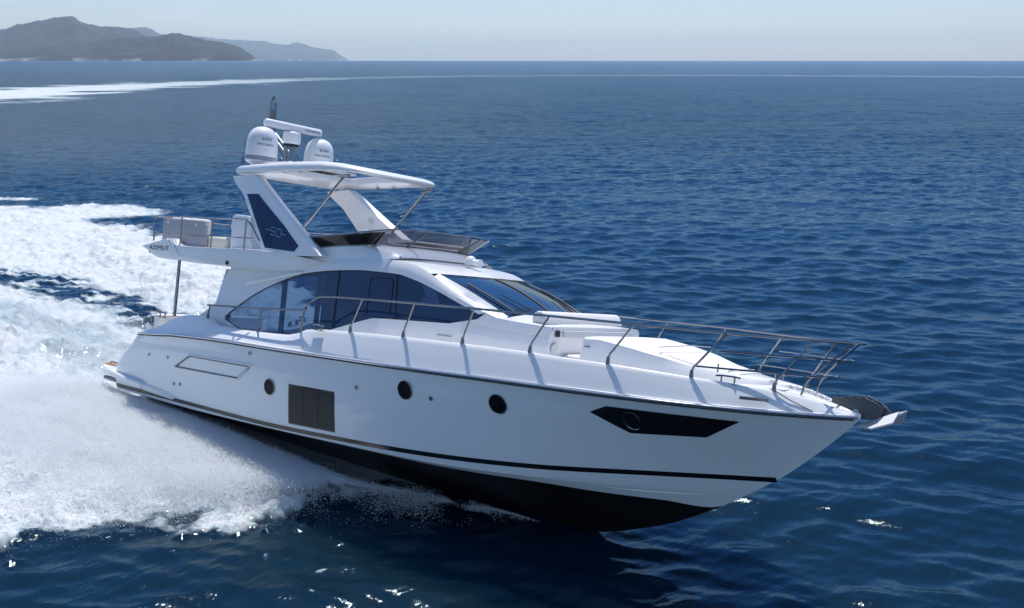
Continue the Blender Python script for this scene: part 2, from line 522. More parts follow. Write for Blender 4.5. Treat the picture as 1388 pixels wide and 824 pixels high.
def water_material():
    m = bpy.data.materials.new('sea_water'); m.use_nodes = True
    nt = m.node_tree; N = nt.nodes; L = nt.links
    b = N['Principled BSDF']
    b.inputs['Roughness'].default_value = 0.06
    b.inputs['IOR'].default_value = 1.33
    b.inputs['Specular IOR Level'].default_value = 0.34
    b.subsurface_method = 'BURLEY'
    b.inputs['Subsurface Radius'].default_value = (0.6, 2.0, 3.2)
    b.inputs['Subsurface Scale'].default_value = 1.0
    geo = N.new('ShaderNodeNewGeometry')
    at = N.new('ShaderNodeAttribute'); at.attribute_name = 'foam'
    # ripples too small for the mesh
    def noise(scale, detail, sx=1, sy=1, rot=-48, rough=0.55):
        mp = N.new('ShaderNodeMapping'); mp.inputs['Rotation'].default_value = (0, 0, R(-rot)); mp.inputs['Scale'].default_value = (sx, sy, 1)
        n = N.new('ShaderNodeTexNoise'); n.inputs['Scale'].default_value = scale; n.inputs['Detail'].default_value = detail; n.inputs['Roughness'].default_value = rough
        L.new(geo.outputs['Position'], mp.inputs['Vector']); L.new(mp.outputs['Vector'], n.inputs['Vector'])
        return n
    n1 = noise(10.0, 5, 1.0, 0.5)
    n2 = noise(1.3, 6, 1.0, 0.42, rough=0.62)
    b1 = N.new('ShaderNodeBump'); b1.inputs['Strength'].default_value = 0.36; b1.inputs['Distance'].default_value = 0.04
    b2 = N.new('ShaderNodeBump'); b2s = N.new('ShaderNodeMapRange'); b2s.inputs['From Min'].default_value = 14; b2s.inputs['From Max'].default_value = 90; b2s.inputs['To Min'].default_value = 0.07; b2s.inputs['To Max'].default_value = 1.0; b2.inputs['Distance'].default_value = 0.5
    L.new(n1.outputs['Fac'], b1.inputs['Height']); L.new(n2.outputs['Fac'], b2.inputs['Height'])
    n4 = noise(0.22, 6, 1.0, 0.40, rough=0.65)
    b4 = N.new('ShaderNodeBump'); b4.inputs['Distance'].default_value = 1.6
    b4s = N.new('ShaderNodeMapRange'); b4s.inputs['From Min'].default_value = 60; b4s.inputs['From Max'].default_value = 420; b4s.inputs['To Min'].default_value = 0.0; b4s.inputs['To Max'].default_value = 1.0
    L.new(n4.outputs['Fac'], b4.inputs['Height']); L.new(b4s.outputs['Result'], b4.inputs['Strength'])
    L.new(b4.outputs['Normal'], b2.inputs['Normal'])
    L.new(b2.outputs['Normal'], b1.inputs['Normal'])
    # foam cover: attribute broken up by lacy noise
    f1 = noise(1.5, 9, 0.42, 1.0, 114, 0.70)
    f2 = noise(6.5, 6, 0.6, 1.0, 114, 0.72)
    mx = N.new('ShaderNodeMath'); mx.operation = 'MULTIPLY_ADD'; mx.inputs[1].default_value = 0.55
    L.new(f2.outputs['Fac'], mx.inputs[0]); L.new(f1.outputs['Fac'], mx.inputs[2])
    su = N.new('ShaderNodeMath'); su.operation = 'MULTIPLY_ADD'; su.inputs[1].default_value = 1.35; su.inputs[2].default_value = -0.05
    L.new(at.outputs['Fac'], su.inputs[0])
    ad = N.new('ShaderNodeMath'); ad.operation = 'ADD'
    L.new(su.outputs[0], ad.inputs[0]); L.new(mx.outputs[0], ad.inputs[1])
    mr = N.new('ShaderNodeMapRange'); mr.interpolation_type = 'SMOOTHSTEP'
    mr.inputs['From Min'].default_value = 1.22; mr.inputs['From Max'].default_value = 2.25
    L.new(ad.outputs[0], mr.inputs['Value'])
    gate = N.new('ShaderNodeMapRange'); gate.inputs['From Min'].default_value = 0.03; gate.inputs['From Max'].default_value = 0.2
    L.new(at.outputs['Fac'], gate.inputs['Value'])
    cov = N.new('ShaderNodeMath'); cov.operation = 'MULTIPLY'
    L.new(mr.outputs['Result'], cov.inputs[0]); L.new(gate.outputs['Result'], cov.inputs[1])
    # colour: deep blue, milky teal where air bubbles are mixed in, white foam on top
    milky = N.new('ShaderNodeMixRGB')
    milky.inputs['Color1'].default_value = (0.004, 0.017, 0.032, 1); milky.inputs['Color2'].default_value = (0.30, 0.55, 0.60, 1)
    aer = N.new('ShaderNodeMapRange'); aer.inputs['From Min'].default_value = 0.55; aer.inputs['From Max'].default_value = 1.0; aer.inputs['To Max'].default_value = 0.8
    L.new(at.outputs['Fac'], aer.inputs['Value']); L.new(aer.outputs['Result'], milky.inputs['Fac'])
    col = N.new('ShaderNodeMixRGB'); col.inputs['Color2'].default_value = (0.67, 0.69, 0.71, 1)
    L.new(milky.outputs['Color'], col.inputs['Color1']); L.new(cov.outputs[0], col.inputs['Fac'])
    L.new(col.outputs['Color'], b.inputs['Base Color'])
    ss = N.new('ShaderNodeMath'); ss.operation = 'SUBTRACT'; ss.inputs[0].default_value = 1.0; L.new(gate.outputs['Result'], ss.inputs[1]); L.new(ss.outputs[0], b.inputs['Subsurface Weight'])
    ln = N.new('ShaderNodeVectorMath'); ln.operation = 'LENGTH'
    L.new(geo.outputs['Position'], ln.inputs[0])
    rd = N.new('ShaderNodeMapRange'); rd.inputs['From Min'].default_value = 30; rd.inputs['From Max'].default_value = 600; rd.inputs['To Min'].default_value = 0.085; rd.inputs['To Max'].default_value = 0.22
    L.new(ln.outputs['Value'], rd.inputs['Value']); L.new(ln.outputs['Value'], b2s.inputs['Value']); L.new(ln.outputs['Value'], b4s.inputs['Value']); L.new(b2s.outputs['Result'], b2.inputs['Strength'])
    ro = N.new('ShaderNodeMapRange'); L.new(rd.outputs['Result'], ro.inputs['To Min']); ro.inputs['To Max'].default_value = 0.75
    L.new(cov.outputs[0], ro.inputs['Value']); L.new(ro.outputs['Result'], b.inputs['Roughness'])
    # foam stands up in tiny lumps
    b3 = N.new('ShaderNodeBump'); b3.inputs['Distance'].default_value = 0.12
    L.new(cov.outputs[0], b3.inputs['Strength'])
    L.new(mx.outputs[0], b3.inputs['Height']); L.new(b1.outputs['Normal'], b3.inputs['Normal'])
    L.new(b3.outputs['Normal'], b.inputs['Normal'])
    # reflection: Fresnel softened the way a choppy sea softens it (facets hide one another at low angles)
    b.inputs['Specular IOR Level'].default_value = 0.0
    fr = N.new('ShaderNodeFresnel'); fr.inputs['IOR'].default_value = 1.33
    L.new(b1.outputs['Normal'], fr.inputs['Normal'])
    f_a = N.new('ShaderNodeMath'); f_a.operation = 'MULTIPLY_ADD'; f_a.inputs[1].default_value = 0.65; f_a.inputs[2].default_value = 1.0
    f_b = N.new('ShaderNodeMath'); f_b.operation = 'DIVIDE'
    L.new(fr.outputs[0], f_a.inputs[0]); L.new(fr.outputs[0], f_b.inputs[0]); L.new(f_a.outputs[0], f_b.inputs[1])
    dry = N.new('ShaderNodeMath'); dry.operation = 'SUBTRACT'; dry.inputs[0].default_value = 1.0; L.new(cov.outputs[0], dry.inputs[1])
    f_c = N.new('ShaderNodeMath'); f_c.operation = 'MULTIPLY'; L.new(f_b.outputs[0], f_c.inputs[0]); L.new(dry.outputs[0], f_c.inputs[1])
    gls = N.new('ShaderNodeBsdfGlossy'); gls.inputs['Color'].default_value = (0.72, 0.90, 1.0, 1); L.new(rd.outputs['Result'], gls.inputs['Roughness']); L.new(b1.outputs['Normal'], gls.inputs['Normal'])
    mxs = N.new('ShaderNodeMixShader'); L.new(f_c.outputs[0], mxs.inputs['Fac']); L.new(b.outputs[0], mxs.inputs[1]); L.new(gls.outputs[0], mxs.inputs[2])
    L.new(mxs.outputs[0], N['Material Output'].inputs['Surface'])
    return m

SEA = water_material()
V, F, FO, FW = make_sea()
ATT = np.maximum(FO, FW)
ffo = FO[F].mean(1); ffw = FW[F].mean(1)
m_wake = ffo > 0.45
m_far = (~m_wake) & (ffw > 0.45)
_full = mesh_from_np('full', V, F)
_nrm = np.empty(len(V) * 3, np.float32)
_full.vertices.foreach_get('normal', _nrm)
_nrm = _nrm.reshape(-1, 3)
bpy.data.meshes.remove(_full)

def sea_piece(name, mask):
    f = F[mask]
    used, inv = np.unique(f, return_inverse=True)
    me = mesh_from_np(name, V[used], inv.reshape(-1, 4))
    at = me.attributes.new('foam', 'FLOAT', 'POINT')
    at.data.foreach_set('value', ATT[used].astype(np.float32))
    if name != 'water':
        me.normals_split_custom_set_from_vertices(_nrm[used])
    me.materials.append(SEA)
    o = bpy.data.objects.new(name, me)
    COL.objects.link(o)
    return o

tag(sea_piece('water', ~(m_wake | m_far)), 'deep blue choppy open sea reaching to the horizon', 'sea', kind='structure')
tag(sea_piece('wake_foam', m_wake), 'broad white churned foam spreading behind and beside the yacht', 'foam', kind='stuff')
tag(sea_piece('distant_wake', m_far), 'thin pale line of old foam curving across the sea near the horizon', 'foam', kind='stuff')

# ------------------------------------------------------------------ hills on the horizon
HILL = principled('hillside_scrub', (0.055, 0.075, 0.045), 0.9)
def _hillmat():
    nt = HILL.node_tree; b = nt.nodes['Principled BSDF']
    g = nt.nodes.new('ShaderNodeNewGeometry')
    n = nt.nodes.new('ShaderNodeTexNoise'); n.inputs['Scale'].default_value = 0.006; n.inputs['Detail'].default_value = 8
    rp = nt.nodes.new('ShaderNodeValToRGB')
    rp.color_ramp.elements[0].position = 0.35; rp.color_ramp.elements[0].color = (0.006, 0.014, 0.022, 1)
    rp.color_ramp.elements[1].position = 0.75; rp.color_ramp.elements[1].color = (0.018, 0.033, 0.044, 1)
    nt.links.new(g.outputs['Position'], n.inputs['Vector']); nt.links.new(n.outputs['Fac'], rp.inputs['Fac']); 
    sp_ = nt.nodes.new('ShaderNodeSeparateXYZ'); nt.links.new(g.outputs['Position'], sp_.inputs[0])
    lo = nt.nodes.new('ShaderNodeMapRange'); lo.inputs['From Min'].default_value = 22; lo.inputs['From Max'].default_value = 2; nt.links.new(sp_.outputs['Z'], lo.inputs['Value'])
    n2 = nt.nodes.new('ShaderNodeTexNoise'); n2.inputs['Scale'].default_value = 0.004; n2.inputs['Detail'].default_value = 4; nt.links.new(g.outputs['Position'], n2.inputs['Vector'])
    pk = nt.nodes.new('ShaderNodeMapRange'); pk.inputs['From Min'].default_value = 0.50; pk.inputs['From Max'].default_value = 0.60; nt.links.new(n2.outputs['Fac'], pk.inputs['Value'])
    mm = nt.nodes.new('ShaderNodeMath'); mm.operation = 'MULTIPLY'; nt.links.new(lo.outputs['Result'], mm.inputs[0]); nt.links.new(pk.outputs['Result'], mm.inputs[1])
    sh = nt.nodes.new('ShaderNodeMixRGB'); sh.inputs['Color2'].default_value = (0.42, 0.41, 0.38, 1)      # pale shore cliffs
    nt.links.new(mm.outputs[0], sh.inputs['Fac']); nt.links.new(rp.outputs['Color'], sh.inputs['Color1'])
    nt.links.new(sh.outputs['Color'], b.inputs['Base Color'])
_hillmat()

def hill(prof, dist, depth, label, seed, name='hill'):
    """prof: (photo column, height in photo pixels above the waterline) turned into bearings and metres"""
    fpx = 1325.14
    cols = [c for c, h in prof]
    cp = math.hypot(_f.x, _f.y)
    ang = lambda c: R(HEAD) - math.atan((c - 694) * cp / fpx)
    hs = smo([(c, h) for c, h in prof])
    nu, nd = 220, 36
    c0, c1 = cols[0], cols[-1]
    us = np.linspace(c0, c1, nu)
    Xs = np.zeros((nd, nu)); Ys = np.zeros((nd, nu)); Zs = np.zeros((nd, nu))
    for i in range(nd):
        t = i / (nd - 1)              # 0 near shore .. 1 far shore
        rr = dist + (t - 0.45) * depth
        prof_d = math.sin(math.pi * min(t / 0.9, 1)) ** 0.8 if t < 0.45 else math.cos((t - 0.45) / 0.55 * math.pi / 2) ** 0.8
        for j, c in enumerate(us):
            a = ang(c)
            k = math.hypot(fpx, (c - 694) * cp) / fpx
            Xs[i, j] = CAM.x + rr * math.cos(a) * k; Ys[i, j] = CAM.y + rr * math.sin(a) * k
            Zs[i, j] = max(hs(c), 0) / fpx * dist * cp * cp * k * prof_d
    rid = np.abs(fnoise(Xs, Ys, depth * 0.5, seed, 5))
    Zs = Zs * (1 - 0.30 * rid * np.clip(np.abs(np.linspace(0, 1, nd) - 0.45)[:, None] * 5, 0, 1)) + Zs * 0.05 * fnoise(Xs, Ys, depth * 0.10, seed + 1, 5)
    drop = (dist * 1.02) ** 2 / (2 * EARTH)
    Zs = Zs - np.where(Zs > 0, 0, 0)
    Zs[0, :] = -drop - 8; Zs[-1, :] = -drop - 8; Zs[:, 0] = -drop - 8; Zs[:, -1] = -drop - 8
    Vv = np.stack([Xs, Ys, Zs], -1).reshape(-1, 3)
    ii, jj = np.meshgrid(np.arange(nd - 1), np.arange(nu - 1), indexing='ij')
    Ff = np.stack([ii * nu + jj, ii * nu + jj + 1, (ii + 1) * nu + jj + 1, (ii + 1) * nu + jj], -1).reshape(-1, 4)
    me = mesh_from_np(name, Vv, Ff)
    me.materials.append(HILL)
    o = bpy.data.objects.new(name, me); COL.objects.link(o)
    return tag(o, label, 'hill', kind='structure')

hill([(-10, 0), (20, 2), (47, 4), (76, 16), (100, 19), (119, 20), (144, 26), (173, 28), (202, 29), (223, 32), (243, 34.6), (252, 32), (274, 27), (306, 22), (324, 17), (338, 9), (350, 0)], 9500, 2600,
     'dark headland ending in a low blunt cape, nearest of the hills', 101)
hill([(-420, 0), (-330, 30), (-250, 38), (-160, 44), (-80, 36), (-30, 30), (0, 34), (25, 40), (54, 46), (76, 50), (99, 53), (112, 49), (131, 42), (166, 41), (187, 37), (198, 31), (230, 20), (262, 8), (280, 0)], 13500, 3200,
     'tall pointed blue hill behind the dark headland', 202)
hill([(120, 0), (150, 22), (175, 36), (186, 39.5), (202, 39.8), (220, 32), (245, 26), (266, 20), (300, 0)], 24000, 3600,
     'pale rounded summit showing between two nearer hills', 303)
hill([(180, 0), (220, 18), (266, 29), (306, 26), (360, 23), (389, 19), (403, 22.5), (418, 18), (432, 14.5), (450, 13), (464, 4), (472, 0)], 33000, 3600,
     'faintest long low ridge trailing off along the horizon', 404)

# haze: clear nearby, far hills fade
hz = MB().box(-38000, 38000, -38000, 38000, -100, 820).build('haze', FOAMW, smooth=0)
hm = bpy.data.materials.new('haze_air'); hm.use_nodes = True
hn = hm.node_tree; hn.nodes.clear()
ho = hn.nodes.new('ShaderNodeOutputMaterial')
hv = hn.nodes.new('ShaderNodeVolumePrincipled')
hv.inputs['Color'].default_value = (0.70, 0.88, 1.0, 1)
hv.inputs['Density'].default_value = 3.0e-5
hv.inputs['Anisotropy'].default_value = 0.3
hn.links.new(hv.outputs['Volume'], ho.inputs['Volume'])
hz.data.materials.clear(); hz.data.materials.append(hm)
tag(hz, 'pale sea haze filling the air out to the hills', 'haze', kind='stuff')

# ------------------------------------------------------------------ spray: clouds of separate droplets
def droplet_cloud(name, pts, rad, label):
    me = bpy.data.meshes.new(name)
    me.vertices.add(len(pts)); me.vertices.foreach_set('co', np.asarray(pts, np.float32).ravel())
    at = me.attributes.new('droplet_radius', 'FLOAT', 'POINT'); at.data.foreach_set('value', np.asarray(rad, np.float32))
    me.materials.append(DROP)
    o = bpy.data.objects.new(name, me); COL.objects.link(o)
    ng = bpy.data.node_groups.new(name, 'GeometryNodeTree')
    ng.interface.new_socket('Geometry', in_out='INPUT', socket_type='NodeSocketGeometry')
    ng.interface.new_socket('Geometry', in_out='OUTPUT', socket_type='NodeSocketGeometry')
    gi = ng.nodes.new('NodeGroupInput'); go = ng.nodes.new('NodeGroupOutput')
    mp_ = ng.nodes.new('GeometryNodeMeshToPoints'); na = ng.nodes.new('GeometryNodeInputNamedAttribute')
    na.data_type = 'FLOAT'; na.inputs['Name'].default_value = 'droplet_radius'
    sm = ng.nodes.new('GeometryNodeSetMaterial'); sm.inputs['Material'].default_value = DROP
    ng.links.new(gi.outputs[0], mp_.inputs['Mesh']); ng.links.new(na.outputs[0], mp_.inputs['Radius'])
    ng.links.new(mp_.outputs[0], sm.inputs['Geometry']); ng.links.new(sm.outputs[0], go.inputs[0])
    md = o.modifiers.new('droplets', 'NODES'); md.node_group = ng
    return tag(o, label, 'spray', kind='stuff')

DROP = bpy.data.materials.new('water_droplets'); DROP.use_nodes = True
_n = DROP.node_tree; _n.nodes.clear()
_o = _n.nodes.new('ShaderNodeOutputMaterial'); _a = _n.nodes.new('ShaderNodeBsdfDiffuse'); _t = _n.nodes.new('ShaderNodeBsdfTranslucent'); _m = _n.nodes.new('ShaderNodeMixShader')
_a.inputs['Color'].default_value = (0.88, 0.90, 0.91, 1); _t.inputs['Color'].default_value = (0.88, 0.90, 0.91, 1); _m.inputs['Fac'].default_value = 0.5
_n.links.new(_a.outputs[0], _m.inputs[1]); _n.links.new(_t.outputs[0], _m.inputs[2]); _n.links.new(_m.outputs[0], _o.inputs['Surface'])

def jets(n_jets, per, x0f, y0, z0f, vlat, vz, v_aft, side, seed, tmax=1.0, spread=0.25, dense=1.6):
    g = np.random.default_rng(seed)
    x0 = x0f(g, n_jets); vl = vlat(g, n_jets, x0); vv = vz(g, n_jets, x0)
    k = n_jets * per
    J = np.repeat(np.arange(n_jets), per)
    tl = (vv + np.sqrt(vv * vv + 2 * 9.81 * np.maximum(z0f(x0), .02))) / 9.81
    t = g.random(k) ** dense * np.minimum(tl[J], tmax)
    sg = 0.02 + spread * t
    px = x0[J] - v_aft * t * g.normal(1, .05, k) + g.normal(0, 1, k) * sg
    py = side * (y0(x0)[J] + vl[J] * t * g.normal(1, .08, k)) + g.normal(0, 1, k) * sg
    pz = z0f(x0)[J] + vv[J] * t - 4.905 * t * t + g.normal(0, .6, k) * sg
    keep = pz > -0.15
    P = np.stack([px, py, np.abs(pz) + .02], -1)[keep]
    return P

def spray():
    g = np.random.default_rng(77)
    a = []
    # starboard sheet, thrown out from under the chine
    a.append(jets(2400, 760, lambda g, n: 7.0 - 8.0 * g.random(n) ** .92, lambda x: np.interp(x, [0, 7, 9], [1.9, 1.75, 1.1]), lambda x: np.interp(x, [-1, 4, 8.6], [.30, .34, .25]),
                  lambda g, n, x: g.uniform(1.5, 9.2, n), lambda g, n, x: g.uniform(.2, 2.1, n), 9.0, -1, 1, spread=.33))
    # low mist further out
    a.append(jets(800, 420, lambda g, n: 8.0 - 7.5 * g.random(n), lambda x: np.interp(x, [0, 7, 9.3], [1.9, 1.6, .8]), lambda x: 0 * x + .25,
                  lambda g, n, x: g.uniform(5, 10.5, n), lambda g, n, x: g.uniform(.6, 2.2, n), 8.5, -1, 2, spread=.5, dense=1.0))
    # port side
    a.append(jets(500, 260, lambda g, n: 8.2 - 9 * g.random(n), lambda x: 0 * x + 2.1, lambda x: 0 * x + .1, lambda g, n, x: g.uniform(1.5, 6.5, n), lambda g, n, x: g.uniform(.3, 1.8, n), 9.0, 1, 3, spread=.35))
    # thin wisps at the forefoot
    a.append(jets(320, 130, lambda g, n: 10.4 - 2.2 * g.random(n), lambda x: np.interp(x, [8, 10.4], [1.0, .25]), lambda x: 0 * x + .08, lambda g, n, x: g.uniform(2, 7.5, n), lambda g, n, x: g.uniform(.4, 1.5, n), 9.0, -1, 4, spread=.28))
    # boil behind the transom
    n = 330000
    x = -1.2 - 14 * g.random(n) ** 1.2; w = 1.6 + (-x) * .22
    y = -.35 + g.normal(0, .42, n) * w
    hump = .15 + .35 * np.exp(-((x + 6) / 4) ** 2)
    z = np.abs(g.normal(0, 1, n)) * hump * (0.55 + 0.5 * fnoise(x, y, 1.4, 55, 4))
    keep = fnoise(x, y, 1.7, 56, 4) - 0.45 * np.clip(polydist(x, y, TEAL) + .2, 0, .6) - 1.6 * np.clip(polydist(x, y, GAP) + .5, 0, .8) > g.normal(-.15, .22, n)
    a.append(np.stack([x, y, np.abs(z)], -1)[keep])
    P = np.concatenate(a)
    dd = polydist(P[:, 0], P[:, 1], WAKE)
    cl = 0.6 * fnoise(P[:, 0] + 0.6 * P[:, 2], P[:, 1] + 0.4 * P[:, 2], 1.5, 61, 4) + 0.6 * fnoise(P[:, 0] * 0.7 - P[:, 1] * 0.7, (P[:, 0] + P[:, 1]) * 0.25 + P[:, 2], 0.5, 62, 3)
    P = P[1.25 * cl + 0.30 * np.clip(dd + 0.6, -2, 1.2) + g.normal(0, .12, len(P)) > -0.25]
    # never inside the hull
    M3 = np.array(BOAT.to_3x3()); off = np.array(BOAT.translation)
    Q = (P - off) @ M3
    yl = np.interp(Q[:, 0], [-1, 4, 7, 9, 10.5, 12, 13.4], [2.08, 2.14, 2.05, 1.85, 1.45, .75, 0]) * np.clip((Q[:, 2] + .62) / .85, 0, 1)
    P = P[~((np.abs(Q[:, 1]) < yl) & (Q[:, 0] > -1.0))]
    r = 0.0025 * np.exp(g.normal(0, .50, len(P)))
    return P, r

BOAT = Matrix(((0.9986455, 0.0117175, -0.0506931, 0), (0.0, 0.9743106, 0.2252085, 0), (0.0520297, -0.2249035, 0.9729909, -0.15), (0, 0, 0, 1)))
_P, _R = spray()
droplet_cloud('spray', _P, _R, 'white spray flung up along the hull and behind the stern')

#@@YACHT@@
# ------------------------------------------------------------------ the yacht (boat frame: x forward from the stern, y to port, z up)
BOAT = Matrix(((0.9986455, 0.0117175, -0.0506931, 0), (0.0, 0.9743106, 0.2252085, 0), (0.0520297, -0.2249035, 0.9729909, -0.15), (0, 0, 0, 1)))
yacht = bpy.data.objects.new('motor_yacht', None)
COL.objects.link(yacht)
yacht.empty_display_size = 1.0
yacht.matrix_world = BOAT
tag(yacht, 'white flybridge motor yacht with black bottom speeding across the sea', 'yacht')

ysh = smo([(-1, 2.10), (.5, 2.2), (3, 2.27), (7, 2.27), (8.5, 2.22), (10, 2.07), (11.2, 1.85), (12.2, 1.55), (13, 1.2), (13.7, .82), (14.2, .48), (14.55, .18), (14.7, .0)])
zsh = smo([(-1, 1.47), (.4, 1.56), (3.3, 1.74), (5.1, 1.80), (6.3, 1.85), (8.5, 1.94), (10, 2.0), (11.7, 2.05), (13.5, 2.10), (14.7, 2.16)])
ych = smo([(-1, 2.05), (1, 2.10), (4, 2.12), (7, 2.03), (9, 1.80), (10.5, 1.38), (11.5, .95), (12.3, .52), (13.0, .17), (13.4, 0)])
zch = smo([(-1, .19), (2, .23), (4.5, .31), (7, .40), (8.5, .45), (10.35, .56), (11.7, .66), (12.5, .75), (13.4, .90)])
zke = smo([(-1, -.45), (4, -.54), (8, -.55), (9.5, -.53), (10.3, -.48), (10.9, -.37), (11.4, -.20), (11.91, .0), (12.74, .45), (13.4, .90)])
zst = smo([(13.4, .90), (13.7, 1.13), (14.28, 1.68), (14.66, 2.10), (14.7, 2.15)])
pw = lin([(0, .55), (7, .70), (10, .95), (12, 1.1), (14.7, 1.1)])
xe = smo([(-.6, -.75), (.3, -.98), (.64, -.99), (.92, -.76), (1.33, -.28), (1.74, .2), (2.2, .55)])
bpf = smo([(-1, .985), (4, .985), (7.4, .972), (8.66, .95), (10.35, .91), (11.57, .77), (12.09, .64), (12.82, 0)])
stz = smo([(-1, .26), (1.6, .33), (4.5, .38), (7.1, .50), (8.24, .565), (10.36, .73), (11.74, .88), (12.32, .94), (13.0, 1.01), (13.64, 1.075)])

def T(X, y, z):
    """bend the last metres into the raked, rounded stern"""
    w = max(0.0, 1 - (X + 1) / 2.6)
    x = X + (xe(z) + 1) * w
    d = X + 1
    if d < 0.45:
        y *= 1 - 0.17 * (1 - math.sqrt(max(0, 1 - ((0.45 - d) / 0.45) ** 2)))
    return (x, y, z)

def lower(X):
    return (ych(X), zch(X)) if X < 13.4 else (0.0, zst(X))

def hull_y(X, z):
    yl, zl = lower(X); yu, zu = ysh(X), zsh(X)
    v = min(max((z - zl) / max(zu - zl, 1e-4), 0), 1.0)
    return yl + (yu - yl) * v ** pw(X)

XS = [-1, -.985, -.95, -.9, -.83, -.75, -.65, -.5, -.25] + [0.25 * i for i in range(0, 40)] + [10 + .15 * i for i in range(0, 23)] + [13.4 + .1 * i for i in range(0, 12)] + [14.55, 14.6, 14.65, 14.68, 14.7]
XS = sorted(set(round(x, 4) for x in XS))

# topsides, with a shallow styling crease under the rub rail
NV = 22
mb = MB()
rows = []
for X in XS:
    yl, zl = lower(X); yu, zu = ysh(X), zsh(X)
    r = []
    for k in range(NV + 1):
        v = k / NV
        z = zl + (zu - zl) * v
        y = yl + (yu - yl) * v ** pw(X)
        if X < 13.5 and 0.05 < v < 0.80:
            y += 0.012
        r.append(T(X, -y, z))
    rows.append(r)
mb.grid(rows)
# white strip between chine and paint
rows = []
for X in [x for x in XS if x <= 13.4]:
    t = bpf(X) if X < 12.82 else 0.0
    a = []
    for q in np.linspace(t, 1, 6):
        y = ych(X) * q; z = zke(X) + (zch(X) - zke(X)) * q
        a.append(T(X, -y - 0.0, z))
    rows.append(a)
mb.grid(rows)
mb.mirror()
# transom skin
tr = []
for k in range(0, 27):
    z = .19 + (1.47 - .19) * k / 26
    yy = hull_y(-1, z)
    tr.append([T(-1, -yy * (1 - 2 * j / 12), z) for j in range(13)])
mb.grid(tr)
hull = mb.build('hull', GEL, yacht, smooth=28)

mb = MB()
rows = []
for X in [x for x in XS if x <= 12.82] + [12.82]:
    t = bpf(X)
    rows.append([T(X, -ych(X) * q * 1.0, zke(X) + (zch(X) - zke(X)) * q + 0.05 * math.sin(math.pi * q / max(t, 1e-3)) * (1 if X < 10 else max(0, (12.8 - X) / 2.8))) for q in np.linspace(0, t, 9)])
mb.grid(rows).mirror()
kk = [[T(-1, -ych(-1) * bpf(-1) * q, zke(-1) + (zch(-1) - zke(-1)) * abs(q) * bpf(-1)) for q in (-1, -.5, 0, .5, 1)], [T(-1, -ych(-1) * q, .195) for q in (-1, -.5, 0, .5, 1)]]
mb.grid(kk)
mb.build('bottom_paint', BLACKP, hull, smooth=40)

def hull_panel(xs, zu, zl, off, nz=8, mirror=True):
    mb = MB(); rows = []
    for X in xs:
        a, b = zl(X), zu(X)
        rows.append([T(X, -(hull_y(X, a + (b - a) * k / nz) + 0.012 + off), a + (b - a) * k / nz) for k in range(nz + 1)])
    mb.grid(rows)
    return mb.mirror() if mirror else mb

hull_panel([x for x in XS if -.9 <= x <= 13.4] + [13.48, 13.55, 13.59, 13.625], lambda x: stz(x) + .038, lambda x: stz(x) - .038, .002, 2).build('boot_stripe', STRIPE, hull)

# strakes on the forward bottom
sp = [(10.7, .95), (11.2, .91), (11.7, .86), (12.1, .80), (12.5, .70), (12.8, .58)]
mb = MB()
pts = []
for X, q in sp:
    pts.append((X, -ych(X) * q - .02, zke(X) + (zch(X) - zke(X)) * q + .035))
mb.tube(smoothpath(pts, 5), lambda t: .020 * math.sin(math.pi * min(max(t, .04), .96)) + .003, 6).mirror()
mb.build('spray_strake', GEL, hull)

# rub rail and the white lip above it
mb = MB()
pth = [Vector(T(X, -(ysh(X) + .022), zsh(X) + .0)) for X in np.linspace(-.75, 14.67, 96)]
mb.tube(pth, .019, 8).mirror()
mb.build('rub_rail', RAILST, hull)
mb = MB()
pth = [Vector(T(X, -(ysh(X) + .014), zsh(X) - .035)) for X in np.linspace(-.72, 14.64, 96)]
mb.tube(pth, .009, 6).mirror()
mb.build('rub_rail_seal', RUBBER, hull)

def disc_on_hull(X0, z0, r, name, mat, rim=None, side=-1, off=.006):
    sx = side
    def pt(a, rr, o):
        X = X0 + rr * math.cos(a); z = z0 + rr * math.sin(a)
        x, y, z = T(X, hull_y(X, z) + .012 + o, z)
        return (x, sx * y, z)
    n = 28
    mb = MB()
    mb.grid([[pt(2 * math.pi * k / n, rr, off) for k in range(n)] for rr in (1e-3, r * .5, r)], closed=True)
    o = mb.build(name, mat, yacht)
    if rim:
        m2 = MB(); m2.tube([pt(2 * math.pi * k / n, r, off + .004) for k in range(n)], rim, 6, closed=True)
        m2.build('porthole_rim', STEEL, o)
    return o
for X0, z0 in ((4.85, 1.09), (8.23, 1.57), (9.98, 1.63)):
    for s in (-1, 1):
        disc_on_hull(X0, z0, .145, 'porthole', PORTG, .009, s)
for X0, z0 in ((.55, 1.12), (1.45, 1.16), (4.23, 1.62), (1.73, .66), (1.95, .68), (7.14, 1.44), (8.76, 1.52)):
    for s in (-1, 1):
        disc_on_hull(X0, z0, .036, 'skin_fitting', DARKSTEEL, None, s, .012)

# big square side window with three tall panes
sw = hull_panel(np.linspace(5.38, 6.60, 14), lin([(5.38, 1.23), (6.60, 1.28)]), lin([(5.38, .51), (6.60, .57)]), .003)
sw.build('side_window', STRIPE, yacht)
for a, b in ((5.41, 5.78), (5.79, 6.18), (6.19, 6.57)):
    hull_panel(np.linspace(a, b, 8), lin([(5.38, 1.205), (6.60, 1.255)]), lin([(5.38, .535), (6.60, .595)]), .008).build('pane', WINB, sw.objs)

